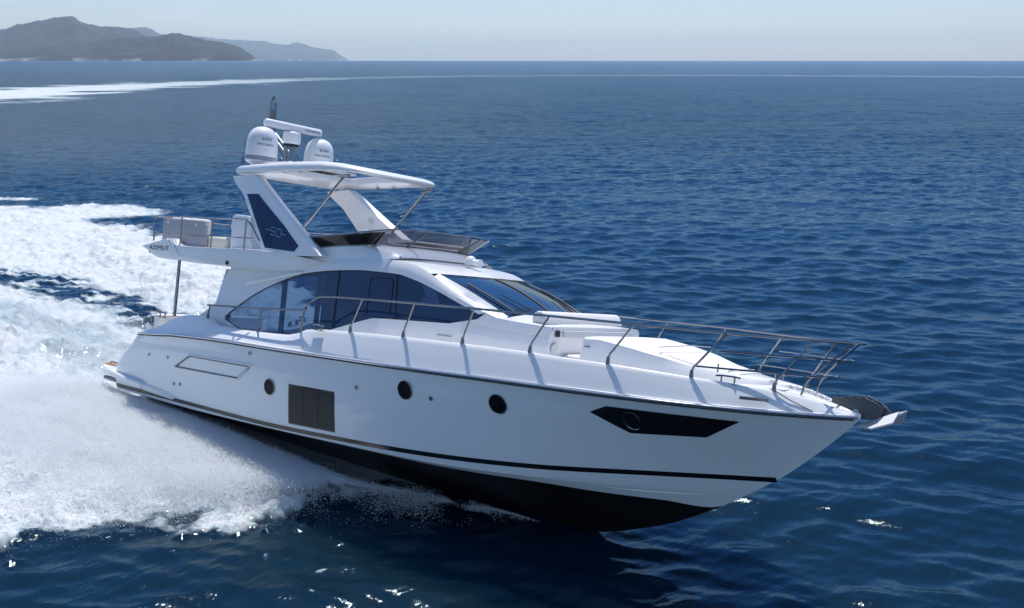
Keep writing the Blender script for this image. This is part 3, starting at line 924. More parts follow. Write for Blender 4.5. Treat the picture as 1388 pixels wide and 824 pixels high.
# long black bow window and its round port
bw_xs = sorted(set(list(np.linspace(11.42, 13.36, 40)) + [11.67, 11.91, 12.89]))
bw = hull_panel(bw_xs, lin([(11.42, 1.755), (11.67, 1.875), (13.36, 1.915)]), lin([(11.42, 1.75), (11.91, 1.51), (12.89, 1.605), (13.36, 1.91)]), .003)
bw.build('bow_window', STRIPE, yacht)
for s in (-1, 1):
    n = 30; mb = MB()
    mb.tube([(11.98 + .115 * math.cos(a), s * (hull_y(11.98 + .115 * math.cos(a), 1.70 + .125 * math.sin(a)) + .018), 1.70 + .125 * math.sin(a)) for a in [2 * math.pi * k / n for k in range(n)]], .010, 6, closed=True)
    mb.build('porthole_rim', STEEL, bw.objs)

# moulded air intake frame aft
def intake(side):
    c = [(1.70, .965), (2.25, 1.33), (4.32, 1.425), (3.94, 1.07)]
    def P(p, o):
        x, y, z = T(p[0], hull_y(p[0], p[1]) + .012 + o, p[1]); return Vector((x, side * y, z))
    ctr = (sum(a for a, b in c) / 4, sum(b for a, b in c) / 4)
    def inset(k):
        return [(ctr[0] + (a - ctr[0]) * (1 - k * .5), ctr[1] + (b - ctr[1]) * (1 - k * 2.1)) for a, b in c]
    def ring(cc, o):
        out = []
        for i in range(4):
            a, b = cc[i], cc[(i + 1) % 4]
            for k in range(10):
                out.append(P((a[0] + (b[0] - a[0]) * k / 10, a[1] + (b[1] - a[1]) * k / 10), o))
        return out
    mb = MB()
    R0, R1, R2, R3 = ring(c, -.002), ring(inset(.03), .03), ring(inset(.075), .03), ring(inset(.13), -.05)
    mb.grid([R0, R1, R2, R3], closed=True)
    o = mb.build('air_intake', GEL, yacht, smooth=25)
    m2 = MB(); m2.grid([R3, ring(inset(.3), -.03), ring(inset(.9), -.012)], closed=True)
    m2.build('intake_panel', GEL, o)
    # dark slot along the frame
    m3 = MB(); m3.tube(ring(inset(.10), .004), .021, 6, closed=True); m3.build('intake_slot', INTK, o)
for s in (-1, 1):
    intake(s)

# ---- swim platform
mb = MB()
plan = [(-1.75, 1.55), (-1.70, 1.80), (-1.55, 1.95), (-1.2, 2.06), (-.2, 2.14), (.5, 2.19), (1.2, 2.19), (1.9, 2.16), (2.15, 2.13)]
top = [(x, -y, .56 - .012 * (x > 0) * 3) for x, y in plan]
full = [(x, -y) for x, y in plan[:4]] + [(-.8, -2.06), (-.8, 2.06)] + [(x, y) for x, y in reversed(plan[:4])]
mb.plate([(x, y, .57) for x, y in full], [(x, y, .42) for x, y in full])
platform = mb.build('swim_platform', GEL, yacht, bevel=.02)
mb = MB()
A, B = [], []
for x, y in [(-1.2, 2.10), (-.6, 2.17), (.1, 2.24), (.45, 2.27), (.5, 2.22)]:
    A.append(x); B.append(y)
rows = []
for x, yo, zt in [(-1.3, 2.06, .57), (-.9, 2.16, .565), (-.3, 2.24, .545), (.4, 2.27, .515), (.55, 2.25, .50), (.6, 2.2, .48), (1.3, 2.20, .46), (2.1, 2.15, .43)]:
    rows.append([(x, -yo + .35, zt + .005), (x, -yo + .02, zt), (x, -yo, zt - .03), (x, -yo + .03, zt - .13), (x, -yo + .35, zt - .15)])
mb.grid(rows).mirror()
mb.build('platform_wing', GEL, platform, smooth=30)
mb = MB(); mb.box(-1.69, -.86, -1.80, 1.80, .572, .60)
mb.build('teak_deck', TEAK, platform)
mb = MB()
mb.tube(smoothpath([(-1.05, -1.75, .57), (-1.1, -1.75, .63), (-1.5, -1.75, .64), (-1.6, -1.75, .57)], 6), .016, 8).mirror()
mb.build('grab_rail', STEEL, platform)
mb = MB(); mb.tube([(-1.3, -1.98, .33), (.9, -2.10, .36)], .05, 10).mirror()
mb.build('trim_bar', DARKSTEEL, platform)

# ---- deck moulding: bulwarks, side decks, cockpit
zbu = smo([(-1, 1.60), (-.04, 1.74), (.46, 1.88), (1.32, 2.0), (2.19, 2.09), (2.43, 2.07), (2.82, 1.97), (5.03, 2.06), (5.30, 2.13), (5.49, 2.21), (6.62, 2.31), (7.88, 2.38), (9.11, 2.43), (10.34, 2.46), (11.53, 2.46), (12.68, 2.43), (13.5, 2.40), (14.0, 2.345), (14.4, 2.26), (14.7, 2.185)])
def yin(X):
    return max(ysh(X) - .22 * min(1, ysh(X) / .8 + .12), 0.0)
zdk = lin([(-1, 1.5), (-.62, 1.5), (-.55, 1.15), (2.28, 1.15), (2.34, 1.74), (5, 1.82), (5.5, 2.02), (6.6, 2.15), (7.9, 2.22), (9.1, 2.27), (10.3, 2.31), (11.5, 2.33), (12.3, 2.34), (12.9, 2.37), (13.5, 2.39), (14.0, 2.335), (14.4, 2.25), (14.7, 2.18)])
mb = MB(); rows = []
for X in sorted(set(XS + [-.62, -.58, -.55, 2.28, 2.34, 2.4])):
    yS, zS = ysh(X), zsh(X); yb, zb = yin(X), zbu(X); zd = min(zdk(X), zb - .004)
    k = min(1, yS / .5)
    coam = .26 if X < 2.2 else (.26 - .2 * min((X - 2.2) / .4, 1))
    coam *= k
    e = .05 * k
    r = [(yS, zS), (max(yS - .012 * k, 0), zS + .03), (max(yS - .055 * k, 0), zS + .036)]
    y0, z0 = max(yS - .062 * k, 0), zS + .045
    for q in (0.15, .35, .6, .85, 1.0):          # outward-leaning face, rounded towards its top
        yy = y0 + (yb - y0) * (q ** 1.10); zz = z0 + (zb - .004 - z0) * (q ** .97)
        r.append((yy, zz))
    r += [(max(yb - .012 * k, 0), zb + .004), (max(yb - .05 * k, 0), zb + .004), (max(yb - .05 * k - coam, 0), zb - .004)]
    yi = max(yb - .07 * k - coam, 0)
    r += [(yi, zd + .0)]
    for q in (.6, .3, 0):
        r.append((yi * q, zd + .03 * (1 - q) * (1 if X > 12 else 0)))
    rows.append([T(X, -y, z) for y, z in r])
mb.grid(rows).mirror()
deck = mb.build('deck', GEL, yacht, smooth=38)
mb = MB()
mb.grid([[T(-1, -ysh(-1) * q, zsh(-1)) for q in (1, .5, 0, -.5, -1)], [T(-1, -yin(-1) * q, 1.60) for q in (1, .5, 0, -.5, -1)], [T(-.9, -yin(-1) * q, 1.62) for q in (1, .5, 0, -.5, -1)], [T(-.62, -yin(-.6) * .9 * q, 1.60) for q in (1, .5, 0, -.5, -1)], [T(-.55, -yin(-.6) * .9 * q, 1.15) for q in (1, .5, 0, -.5, -1)]])
mb.build('transom_coaming', GEL, deck, smooth=40)
# bow joints, deck slots, cleats, fairlead, chain
mb = MB(); mb.tube([(13.62, -.58, 2.405), (13.75, -.60, 2.375), (13.9, -.56, 2.30), (14.2, -.43, 2.18)], .008, 5).mirror()
mb.build('deck_seam', GREYP, deck)
mb = MB()
mb.plate([(13.38, -.985, 2.235), (13.70, -.80, 2.245), (13.69, -.785, 2.285), (13.37, -.97, 2.275)], [(13.38, -.945, 2.235), (13.70, -.76, 2.245), (13.69, -.745, 2.285), (13.37, -.93, 2.275)])
mb.mirror()
mb.build('scupper_slot', GREYP, deck)
def cleat(x, y, z, a, L=.34):
    mb = MB()
    d = Vector((math.cos(a), math.sin(a), 0))
    c = Vector((x, y, z))
    mb.tube([c - d * L / 2 + Vector((0, 0, .085)), c - d * L / 4 + Vector((0, 0, .095)), c + d * L / 4 + Vector((0, 0, .095)), c + d * L / 2 + Vector((0, 0, .085))], .013, 8)
    for s in (-1, 1):
        mb.tube([c + d * s * .09 - Vector((0, 0, .0)), c + d * s * .09 + Vector((0, 0, .09))], .013, 8)
    mb.box(x - .14, x + .14, y - .03, y + .03, z - .006, z + .004)
    return mb.build('cleat', STEEL, deck)
for s in (-1, 1):
    cleat(13.12, s * .86, 2.412, s * -.45)
    cleat(.55, s * 1.86, 1.885, 0, .28)
    cleat(5.9, s * 2.12, 2.255, 0, .28)
    mb = MB()
    for dx in (-.02, .11):
        mb.tube([(.05 + dx * 2.0, s * 1.93, 1.70 + dx * .6), (.05 + dx * 2.0, s * 1.93, 1.82 + dx * .6)], .042, 12)
    mb.build('fairlead', STEEL, deck)
mb = MB()
for k in range(26):
    t = k / 25
    x, y, z = 13.62 + .62 * t, .02 + .03 * math.sin(k * 1.7), 2.425 - .10 * t * t
    a = k * 1.57
    mb.tube([(x + .026 * math.cos(q), y + .016 * math.sin(q) * math.cos(a), z + .016 * math.sin(q) * math.sin(a)) for q in [2 * math.pi * i / 8 for i in range(8)]], .006, 5, closed=True)
mb.build('anchor_chain', GREYV, deck)
mb = MB(); mb.box(13.50, 13.72, -.33, -.13, 2.385, 2.402); mb.box(13.50, 13.72, .20, .36, 2.385, 2.402)
mb.build('deck_hatch', GEL2, deck, bevel=.008)

# ---- anchor in its bow roller, a little to port of the stem
mb = MB()
side_out = [(14.30, 2.235), (14.33, 2.36), (14.48, 2.385), (14.80, 2.435), (14.97, 2.38), (15.10, 2.33), (15.06, 2.19), (14.99, 2.14), (14.78, 2.12), (14.55, 2.17)]
for y in (-.085, .065):
    mb.plate([(x, y, z) for x, z in side_out], [(x, y + .02, z) for x, z in side_out])
mb.plate([(14.33, -.065, 2.25), (14.33, .065, 2.25), (15.0, .065, 2.17), (15.0, -.065, 2.17)], [(14.33, -.065, 2.23), (14.33, .065, 2.23), (15.0, .065, 2.15), (15.0, -.065, 2.15)])
anchor = mb.build('anchor_roller', ANCHST, yacht, bevel=.006)
mb = MB(); shank = [(14.35, 2.33), (14.50, 2.40), (14.82, 2.46), (15.02, 2.39), (15.16, 2.28), (15.16, 2.12), (15.08, 2.12), (15.07, 2.24), (14.96, 2.33), (14.80, 2.38)]
mb.plate([(x, -.028, z) for x, z in shank], [(x, .028, z) for x, z in shank])
anc = mb.build('anchor_shank', ANCHST, anchor, bevel=.008)
mb = MB()
tip = (14.70, 0, 2.01)
for s in (-1, 1):
    mb.plate([(15.12, 0, 2.16), (15.33, s * .16, 2.33), (15.28, s * .23, 2.16), (14.98, s * .20, 2.02), tip], [(15.12, 0, 2.13), (15.345, s * .16, 2.31), (15.29, s * .23, 2.135), (14.98, s * .20, 1.995), (14.70, 0, 1.985)])
mb.build('anchor_fluke', principled('galvanised', (.74, .75, .76), .4, metal=.15), anchor, bevel=.006)
lettering('DELTA', .085, lambda u, v: (14.86 + u * .96, -.030 - .001, 2.392 - u * .28 + v * .9), principled('etched', (.75, .76, .78), .4), anchor)
mb = MB(); mb.tube([(14.70, -.10, 2.20), (14.70, .10, 2.20)], .05, 14); mb.tube([(14.72, -.02, 2.14), (14.62, -.02, 2.13), (14.45, 0, 2.12)], .03, 8)
mb.build('bow_roller', STEEL, anchor)

for o in [anchor] + list(anchor.children):
    for v in o.data.vertices:
        v.co.x = 14.5 + (v.co.x - 14.5) * .93 - .07; v.co.y += .12; v.co.z = 2.3 + (v.co.z - 2.3) * .93 + .015

# ---- cabin: sides with big windows, windshield, coachroof
def sy(x, z):
    return 1.78 - .25 * (z - 2.1) - max(0, x - 6.5) * .09
Tz = smo([(2.2, 3.06), (4.0, 3.36), (4.87, 3.46), (5.86, 3.56), (6.77, 3.61), (7.28, 3.57), (7.69, 3.45), (8.02, 3.30), (8.89, 2.99), (9.25, 2.88), (9.6, 2.86), (10.32, 2.85)])
Uz = smo([(2.58, 2.10), (2.77, 2.27), (3.62, 2.81), (4.67, 3.19), (5.56, 3.32), (6.3, 3.375), (6.97, 3.38), (7.37, 3.32), (7.9, 3.19), (8.42, 3.03), (8.76, 2.93), (9.03, 2.845)])
Lz = lin([(2.58, 2.095), (3.15, 1.955), (4.76, 2.03), (5.3, 2.13), (5.75, 2.24), (6.72, 2.57), (8.35, 2.67), (9.03, 2.84)])
zbase = lin([(2.2, 1.70), (5, 1.75), (6.6, 2.08), (10.32, 2.24)])
cx = sorted(set([2.2, 2.3, 2.45, 2.5799] + list(np.arange(2.6, 9.05, .14)) + [3.15, 4.76, 5.3, 5.75, 6.72, 7.69, 8.35, 9.0301, 9.25, 9.6, 10.0, 10.32]))
mb = MB()
lo, hi, mid = [], [], []
for x in cx:
    zt, zb = Tz(x), zbase(x)
    if 2.58 < x < 9.03:
        l, u = Lz(x), max(Uz(x), Lz(x))
    elif x <= 2.58:
        l = u = 2.1
    else:
        l = u = Tz(x) - .02
    lo.append([(x, -sy(x, zb + (l - zb) * k / 4), zb + (l - zb) * k / 4) for k in range(5)])
    hi.append([(x, -sy(x, u + (zt - u) * k / 3) + (.03 if k == 3 else 0), u + (zt - u) * k / 3) for k in range(4)])
    if 2.58 < x < 9.03:
        mid.append((x, l, u))
mb.grid(lo); mb.grid(hi)
# window reveal: the opening turns inwards so the glass sits in a rebate
rv_u = [[(x, -sy(x, u), u), (x, -sy(x, u) + .05, u - .004)] for x, l, u in mid]
rv_l = [[(x, -sy(x, l), l), (x, -sy(x, l) + .05, l + .004)] for x, l, u in mid]
mb.grid(rv_u); mb.grid(rv_l)
# aft edge thickness under the overhang, forward end wall
mb.grid([[(2.2, -sy(2.2, z), z) for z in (1.7, 2.1, 2.6, 3.06)], [(2.22, -sy(2.2, z) + .16, z) for z in (1.7, 2.1, 2.6, 3.06)], [(2.5, -sy(2.2, z) + .18, z) for z in (1.7, 2.1, 2.6, 3.06)]])
mb.mirror()
# roof and coachroof skins between the two sides
rf = []
for x in [2.2, 3, 4, 5, 6, 6.6]:
    y = sy(x, Tz(x)) - .03
    rf.append([(x, -y * q, Tz(x) + .0) for q in (1, .9, .5, 0, -.5, -.9, -1)])
mb.grid(rf)
cabin = mb.build('cabin', GEL, yacht, smooth=32)

# brow: sweeps from the flybridge crease to the head of the windshield
def brow_pt(s, q):
    xe_, xc = 6.86 + .83 * s, 6.80 + 1.20 * s
    y = -(sy(xe_, Tz(xe_)) - .03) * q
    k = 1 - abs(q) ** 2.2
    x = xe_ + (xc - xe_) * k
    z = Tz(xe_) + (3.66 - .19 * s - Tz(xe_)) * (1 - abs(q) ** 3)
    if s > .98 and abs(q) < .95:
        z = 3.455 + .015 * k
    return (x, y, z)
mb = MB()
qs = [1, .965, .93, .9, .8, .65, .5, .35, .2, 0]
qs = qs + [-q for q in reversed(qs[:-1])]
mb.grid([[brow_pt(s, q) for q in qs] for s in (0, .15, .3, .45, .6, .75, .9, 1.0)])
mb.build('roof_brow', GEL, cabin, smooth=40)
# windshield
def ws(s, q):
    """s 0 head .. 1 foot, q -1 starboard .. 1 port"""
    a = brow_pt(1.0, q * .90)
    xb, zb = 9.38 - .05 * (1 - q * q), 2.90 + .10 * (1 - q * q)
    yb = 1.19 * q
    x = a[0] + (xb - a[0]) * s; y = -a[1] * -1 * 0 + (q * 1.19) * (1) ; z = a[2] + (zb - a[2]) * s + .05 * math.sin(math.pi * s) * (1 - .4 * q * q)
    return (x, y, z - .012)
qq = [i / 10 for i in range(-10, 11)]
mb = MB(); mb.grid([[ws(s, q) for q in qq] for s in np.linspace(0.015, 1.0, 14)])
wshield = mb.build('windshield', WSHIELD, yacht, smooth=60)
mb = MB()
for y0 in (0.0,):
    mb.tube([Vector(ws(s, y0)) + Vector((0, 0, .006)) for s in np.linspace(0.02, 1, 12)], .016, 6)
mb.build('windshield_mullion', RUBBER, wshield)
mb = MB()
rows = []
for s in np.linspace(0, 1, 12):
    p = Vector(ws(max(s, .015), -1.0))
    x = p.x
    zt = Tz(x); y = sy(x, zt) - .03
    rows.append([(x, -y, zt), (x, -y + .05, zt + .012), (p.x, p.y + .0, max(p.z + .02, zt - .03)), (p.x, p.y + .01, p.z - .03)])
mb.grid(rows).mirror()
mb.build('windshield_pillar', GEL, cabin, smooth=40)
mb = MB()
for s in (-1, 1):
    a = [Vector(ws(t, s * .965)) + Vector((0, 0, .004)) for t in np.linspace(.02, 1, 14)]
    b = [Vector(ws(t, s * .90)) + Vector((0, 0, .005)) for t in np.linspace(.02, 1, 14)]
    mb.grid([a, b])
mb.grid([[Vector(ws(.02, q)) + Vector((0, 0, .004)) for q in qq], [Vector(ws(.05, q)) + Vector((0, 0, .005)) for q in qq]])
mb.grid([[Vector(ws(.88, q)) + Vector((0, 0, .004)) for q in qq], [Vector(ws(1.0, q)) + Vector((0, 0, .005)) for q in qq]])
mb.build('windshield_band', STRIPE, wshield)
for s in (-1, 1):
    mb = MB()
    mb.tube([Vector(ws(.30, s * .86)) + Vector((0, 0, .03)), Vector(ws(.62, s * .84)) + Vector((0, 0, .035)), Vector(ws(.97, s * .80)) + Vector((0, 0, .03))], .016, 6)
    mb.tube([Vector(ws(.97, s * .80)) + Vector((0, 0, .04)), Vector(ws(.98, s * .45)) + Vector((0, 0, .05)), Vector(ws(.62, s * .62)) + Vector((0, 0, .04))], .009, 6)
    mb.build('wiper', RUBBER, wshield)

# glazing of the saloon
for side in (-1, 1):
    mb = MB()
    mb.grid([[(x, -side * -1 * (sy(x, l + (u - l) * k / 6) - .04), l + (u - l) * k / 6) for k in range(7)] for x, l, u in mid])
    g = mb.build('saloon_window', WGLASS, yacht, smooth=60)
    mb = MB()
    def gl(x, z, o=.034):
        return (x, side * (sy(x, z) - o), z)
    for pts in ([(5.80, 2.24), (5.54, 3.30)], [(7.20, 2.60), (6.98, 3.36)]):
        mb.tube([gl(*pts[0]), gl(*pts[1])], .013, 6)
    mb.tube([gl(*p) for p in ((6.53, 2.62), (6.40, 3.22), (6.46, 3.26), (6.88, 3.29), (6.93, 3.26), (7.05, 2.66))], .009, 6)
    mb.build('window_joint', RUBBER, g)
    mb = MB()
    mb.tube([gl(x, u, .036) for x, l, u in mid], .014, 6); mb.tube([gl(x, l, .036) for x, l, u in mid], .012, 6)
    mb.build('window_gasket', RUBBER, g)
# interior: dark lining, aft doors with open view, helm
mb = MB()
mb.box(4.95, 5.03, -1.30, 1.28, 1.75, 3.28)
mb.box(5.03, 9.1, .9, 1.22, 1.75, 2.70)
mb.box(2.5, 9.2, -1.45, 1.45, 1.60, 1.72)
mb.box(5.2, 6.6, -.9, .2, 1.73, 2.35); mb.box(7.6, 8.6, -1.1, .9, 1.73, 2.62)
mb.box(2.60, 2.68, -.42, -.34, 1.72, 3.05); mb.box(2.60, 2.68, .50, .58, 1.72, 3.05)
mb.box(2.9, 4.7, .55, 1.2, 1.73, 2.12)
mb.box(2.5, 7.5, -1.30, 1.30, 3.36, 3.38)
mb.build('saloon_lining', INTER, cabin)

# coachroof, forward seat nook, sunpad
mb = MB()
cr = [(x, sy(x, Tz(x)) - .03, Tz(x), zc) for x, zc in ((9.30, 2.99), (9.7, 2.95), (10.0, 2.90), (10.32, 2.86))]
mb.grid([[(x, -y * q, ze + (zc - ze) * (1 - q * q)) for q in (1, .96, .8, .5, 0, -.5, -.8, -.96, -1)] for x, y, ze, zc in cr])
mb.grid([[(10.32 + dx, -(sy(10.32, z) - dy) * q, z + (.01 * (1 - q * q) if z > 2.8 else 0)) for q in (1, .5, 0, -.5, -1)] for dx, dy, z in ((0, .03, 2.85), (0, 0, 2.78), (0, 0, 2.6), (0, 0, 2.25))])
coach = mb.build('coachroof', GEL, yacht, smooth=30)
mb = MB(); mb.plate([(10.325, -.98, 2.80), (10.325, 1.0, 2.80), (10.335, 1.0, 2.69), (10.335, -.98, 2.69)], [(10.355, -.98, 2.80), (10.355, 1.0, 2.80), (10.365, 1.0, 2.69), (10.365, -.98, 2.69)])
mb.build('seat_back_trim', CUSH, coach, bevel=.01)
mb = MB(); mb.box(10.335, 10.352, -1.185, -1.075, 2.70, 2.80)
mb.build('cup_holder', RUBBER, coach, bevel=.01)
mb = MB(); mb.lathe([(.001, .012), (.075, .012), (.085, 0)], (10.345, -1.18, 2.53), (1, 0, 0), 24)
mb.build('deck_speaker', CUSH, coach)
def tube_sec(cx_, cz_, pts, n=None):
    return pts
# long padded backrest across the front of the coachroof
mb = MB()
sec = [(-.16, -.02), (-.13, .10), (-.06, .165), (.02, .17), (.07, .13), (.13, 0), (.15, -.09), (.12, -.12), (-.14, -.12)]
rows = []
for y in (-1.10, -1.085, -1.05, -.6, 0, .6, 1.05, 1.085, 1.10):
    k = .86 if abs(y) > 1.09 else (.96 if abs(y) > 1.07 else 1)
    rows.append([(9.93 + a * k, y, 2.945 + b * k * .68) for a, b in sec])
mb.grid(rows, closed=True)
n = len(sec); mb.f.append(tuple(range(n))); mb.f.append(tuple(reversed(range(8 * n, 9 * n))))
mb.build('seat_backrest', CUSH, yacht, smooth=50, bevel=.012)
mb = MB(); mb.box(10.35, 10.85, -.96, .96, 2.30, 2.44)
mb.build('forward_seat', CUSH, yacht, bevel=.04, seg=3)
# sunpad plinth
pl = [(10.74, .99, 2.755), (11.03, .975, 2.775), (11.6, .93, 2.718), (12.06, .82, 2.650), (12.5, .665, 2.558), (13.0, .44, 2.505), (13.25, .29, 2.49), (13.40, .14, 2.482), (13.44, .0, 2.48)]
mb = MB(); rows = []
for x, y, zt in pl:
    zb = zdk(x) - .02
    rows.append([(x, -y - .10, zb), (x, -y - .05, (zb + zt) / 2), (x, -y - .012, zt - .03), (x, -y + .03 if y > .05 else 0, zt)] + [(x, -y * q if y > .05 else 0, zt + .012 * (1 - q)) for q in (.8, .4, 0)])
mb.grid(rows).mirror()
mb.grid([[(10.74, -.99 * q - .05 * q, 2.25) for q in (1, .5, 0, -.5, -1)], [(10.74, -.99 * q, 2.765) for q in (1, .5, 0, -.5, -1)]])
pad = mb.build('sunpad_plinth', GEL, yacht, smooth=32)
mb = MB()
rows = []
for x, y, zt in pl[:-3]:
    yy = y - .07
    rows.append([(x + .05, -yy, zt - .004), (x + .05, -yy + .03, zt + .012), (x + .05, -yy * .7, zt + .018), (x + .05, 0, zt + .02), (x + .05, yy * .7, zt + .018), (x + .05, yy - .03, zt + .012), (x + .05, yy, zt - .004)])
mb.grid(rows)
for r in (rows[0], rows[-1]):
    mb.add(r, [tuple(range(len(r)))])
mb.build('sunpad_cushion', CUSH, pad, smooth=40)
mb = MB(); mb.tube([(11.95, -.80, 2.76), (12.0, 0, 2.79), (11.95, .80, 2.76)], .008, 5); mb.tube([(12.9, -.42, 2.545), (12.95, 0, 2.56), (12.9, .42, 2.545)], .008, 5)
mb.build('cushion_seam', GREYV, pad)
mb = MB(); mb.tube([(10.80, -1.045, 2.62), (10.90, -1.05, 2.62)], .012, 6); mb.mirror()
mb.build('step_light', STEEL, pad)
mb = MB(); mb.tube([(8.2, -(sy(8.2, 2.45) + .004), 2.47), (8.5, -(sy(8.5, 2.45) + .004), 2.475)], .008, 6)
mb.mirror()
mb.build('courtesy_light', GREYP, cabin)
mb = MB(); mb.tube([(x, -(sy(x, 2.72 - .02 * (x - 8.6)) + .001), 2.72 - .02 * (x - 8.6)) for x in np.linspace(8.6, 10.28, 12)], .006, 5).mirror()
mb.build('cabin_seam', GREYV, cabin)

# ---- flybridge: coaming, floor, overhang, screen
CB = [(2.3, -1.42, 3.44), (3.5, -1.41, 3.54), (4.5, -1.39, 3.655), (5.4, -1.375, 3.75), (5.94, -1.345, 3.80), (6.21, -1.22, 3.835), (6.35, -.92, 3.856), (6.42, -.6, 3.861), (6.50, -.3, 3.865), (6.52, 0, 3.865)]
RA = [(x, -(sy(x, Tz(x)) - .03), Tz(x)) for x in (2.3, 3.5, 4.5, 5.4, 6.1, 6.6)] + [(6.86, -(sy(6.86, Tz(6.86)) - .03) * .94, 3.635), (6.84, -.85, 3.655), (6.80, -.4, 3.66), (6.80, 0, 3.66)]
mb = MB(); rows = []
for a, b in zip(RA, CB):
    a, b = Vector(a), Vector(b)
    mid_ = a.lerp(b, .5) + Vector((0, 0, .03))
    q1 = a.lerp(b, .2) + Vector((0, 0, .03))
    inn = b + Vector((-.10, .10 if b.y < -.6 else .0, -.005)); dn = inn + Vector((-.03, .02, -.38))
    rows.append([a, q1, mid_, b, inn, dn])
# fill the patch between the side run and the brow corner
mb.grid(rows).mirror()
mb.plate([(1.0, -1.5, 3.40), (6.4, -1.25, 3.47), (6.4, 1.25, 3.47), (1.0, 1.5, 3.40)], [(1.0, -1.5, 3.36), (6.4, -1.25, 3.43), (6.4, 1.25, 3.43), (1.0, 1.5, 3.36)])
fly = mb.build('flybridge', GEL, yacht, smooth=40)
mb = MB(); mb.tube([(6.86, -1.25, 3.655), (6.84, -.85, 3.668), (6.80, -.4, 3.673), (6.80, 0, 3.673), (6.80, .4, 3.673), (6.84, .85, 3.668), (6.86, 1.25, 3.655)], .010, 5)
mb.build('flybridge_seam', GREYP, fly)
mb = MB(); mb.tube([(6.36, -.70, 3.855), (6.55, -.95, 3.77), (6.86, -1.24, 3.66)], .007, 5).mirror()
mb.build('panel_joint', GREYP, fly)
# overhang wing
def wy(x):
    return 1.95 if x < 2.3 else 1.95 - .47 * (min(x, 5.0) - 2.3) / 2.7
wt = smo([(-.33, 3.335), (.63, 3.50), (.99, 3.44), (1.2, 3.44), (2.2, 3.47), (3.45, 3.53), (4.2, 3.51), (5.02, 3.445)])
wb = smo([(-.33, 3.325), (.23, 3.12), (1.5, 3.115), (2.87, 3.13), (4.51, 3.20), (5.02, 3.435)])
mb = MB(); rows = []
for x in [-.33, -.15, 0, .23, .45, .63, .8, .99, 1.3, 1.8, 2.3, 2.9, 3.45, 4.0, 4.3, 4.51, 4.75, 5.02]:
    y = wy(x); t, b = wt(x), min(wb(x), wt(x) - .008); m = b + (t - b) * .45
    dpt = .06 if x < .3 else .34
    rows.append([(x, -y + .42, t), (x, -y + .06, t), (x, -y + .012, t - .01), (x, -y - .012, m), (x, -y + .02, b + .02), (x, -y + .10, b), (x, -y + .6, b)])
mb.grid(rows).mirror()
mb.plate([(.0, -1.6, 3.13), (5.0, -1.3, 3.13), (5.0, 1.3, 3.13), (.0, 1.6, 3.13)], [(.0, -1.6, 3.40), (5.0, -1.3, 3.40), (5.0, 1.3, 3.40), (.0, 1.6, 3.40)])
wing = mb.build('flybridge_wing', GEL, yacht, smooth=30)
# raised tail block with the builder's lettering
mb = MB()
tb = [(-.34, 3.335), (.63, 3.555), (.66, 3.55), (1.05, 3.25), (1.02, 3.22)]
mb.plate([(-.34, -1.968, 3.335), (.63, -1.968, 3.555), (1.06, -1.968, 3.25), (.30, -1.972, 3.23)], [(-.30, -1.90, 3.335), (.62, -1.80, 3.555), (1.04, -1.80, 3.25), (.30, -1.80, 3.23)])
mb.mirror().build('tail_block', GEL, wing, bevel=.012)
mb = MB()
mb.plate([(.66, -1.97, 3.565), (.72, -1.97, 3.565), (1.13, -1.97, 3.24), (1.07, -1.97, 3.24)], [(.66, -1.74, 3.565), (.72, -1.74, 3.565), (1.13, -1.74, 3.24), (1.07, -1.74, 3.24)])
mb.mirror().build('tail_trim', GEL, wing)
lettering('AZIMUT', .135, lambda u, v: (.36 + u, -1.974, 3.335 + .035 * u + v), LETTER, wing, sx=1.55)
mb = MB(); mb.lathe([(.001, .02), (.035, .02), (.042, 0)], (2.70, -wy(2.7) - .0, 3.205), (0, -1, 0), 16)
mb.lathe([(.001, .012), (.012, .012), (.016, 0)], (-.02, -1.955, 3.22), (0, -1, 0), 12)
mb.build('navigation_light', RUBBER, wing)
# ledge under the wing
mb = MB()
mb.plate([(3.05, -1.66, 2.86), (4.6, -1.58, 3.20), (4.55, -1.50, 3.20), (3.05, -1.58, 2.86)], [(3.05, -1.64, 2.79), (4.6, -1.57, 3.17), (4.55, -1.50, 3.17), (3.05, -1.58, 2.79)])
mb.mirror().build('side_fin', GEL, cabin)

# screen
CT = [(4.45, -1.46, 3.85), (5.0, -1.455, 3.91), (5.44, -1.45, 3.96), (6.02, -1.42, 4.045), (6.45, -1.36, 4.10), (6.70, -1.20, 4.145), (6.84, -.93, 4.155), (6.92, -.6, 4.165), (6.98, -.3, 4.17), (7.0, 0, 4.17)]
CBs = [(4.5, -1.39, 3.655), (4.95, -1.385, 3.70), (5.4, -1.375, 3.75), (5.94, -1.345, 3.80), (6.14, -1.28, 3.825), (6.27, -1.14, 3.845), (6.35, -.92, 3.856), (6.42, -.6, 3.861), (6.50, -.3, 3.865), (6.52, 0, 3.865)]
ctop = smoothpath(CT + [(x, -y, z) for x, y, z in reversed(CT[:-1])], 5)
cbot = smoothpath(CBs + [(x, -y, z) for x, y, z in reversed(CBs[:-1])], 5)
mb = MB(); mb.grid([[a.lerp(b, k / 3) + Vector((0, 0, .008)) for k in range(4)] for a, b in zip(cbot, ctop)])
scr = mb.build('flybridge_screen', SMOKE, yacht, smooth=60)
mb = MB(); mb.tube([p + Vector((0, 0, .01)) for p in ctop], .014, 6)
mb.build('screen_rail', STEEL, scr)
mb = MB(); mb.tube([p + Vector((0, 0, .012)) for p in cbot], .013, 6)
for s in (-1, 1):
    i = 34 if s < 0 else len(ctop) - 33
    mb.tube([cbot[i] + Vector((0, 0, .01)), ctop[i]], .016, 6)
mb.build('screen_frame', DARKSTEEL, scr)
mb = MB()
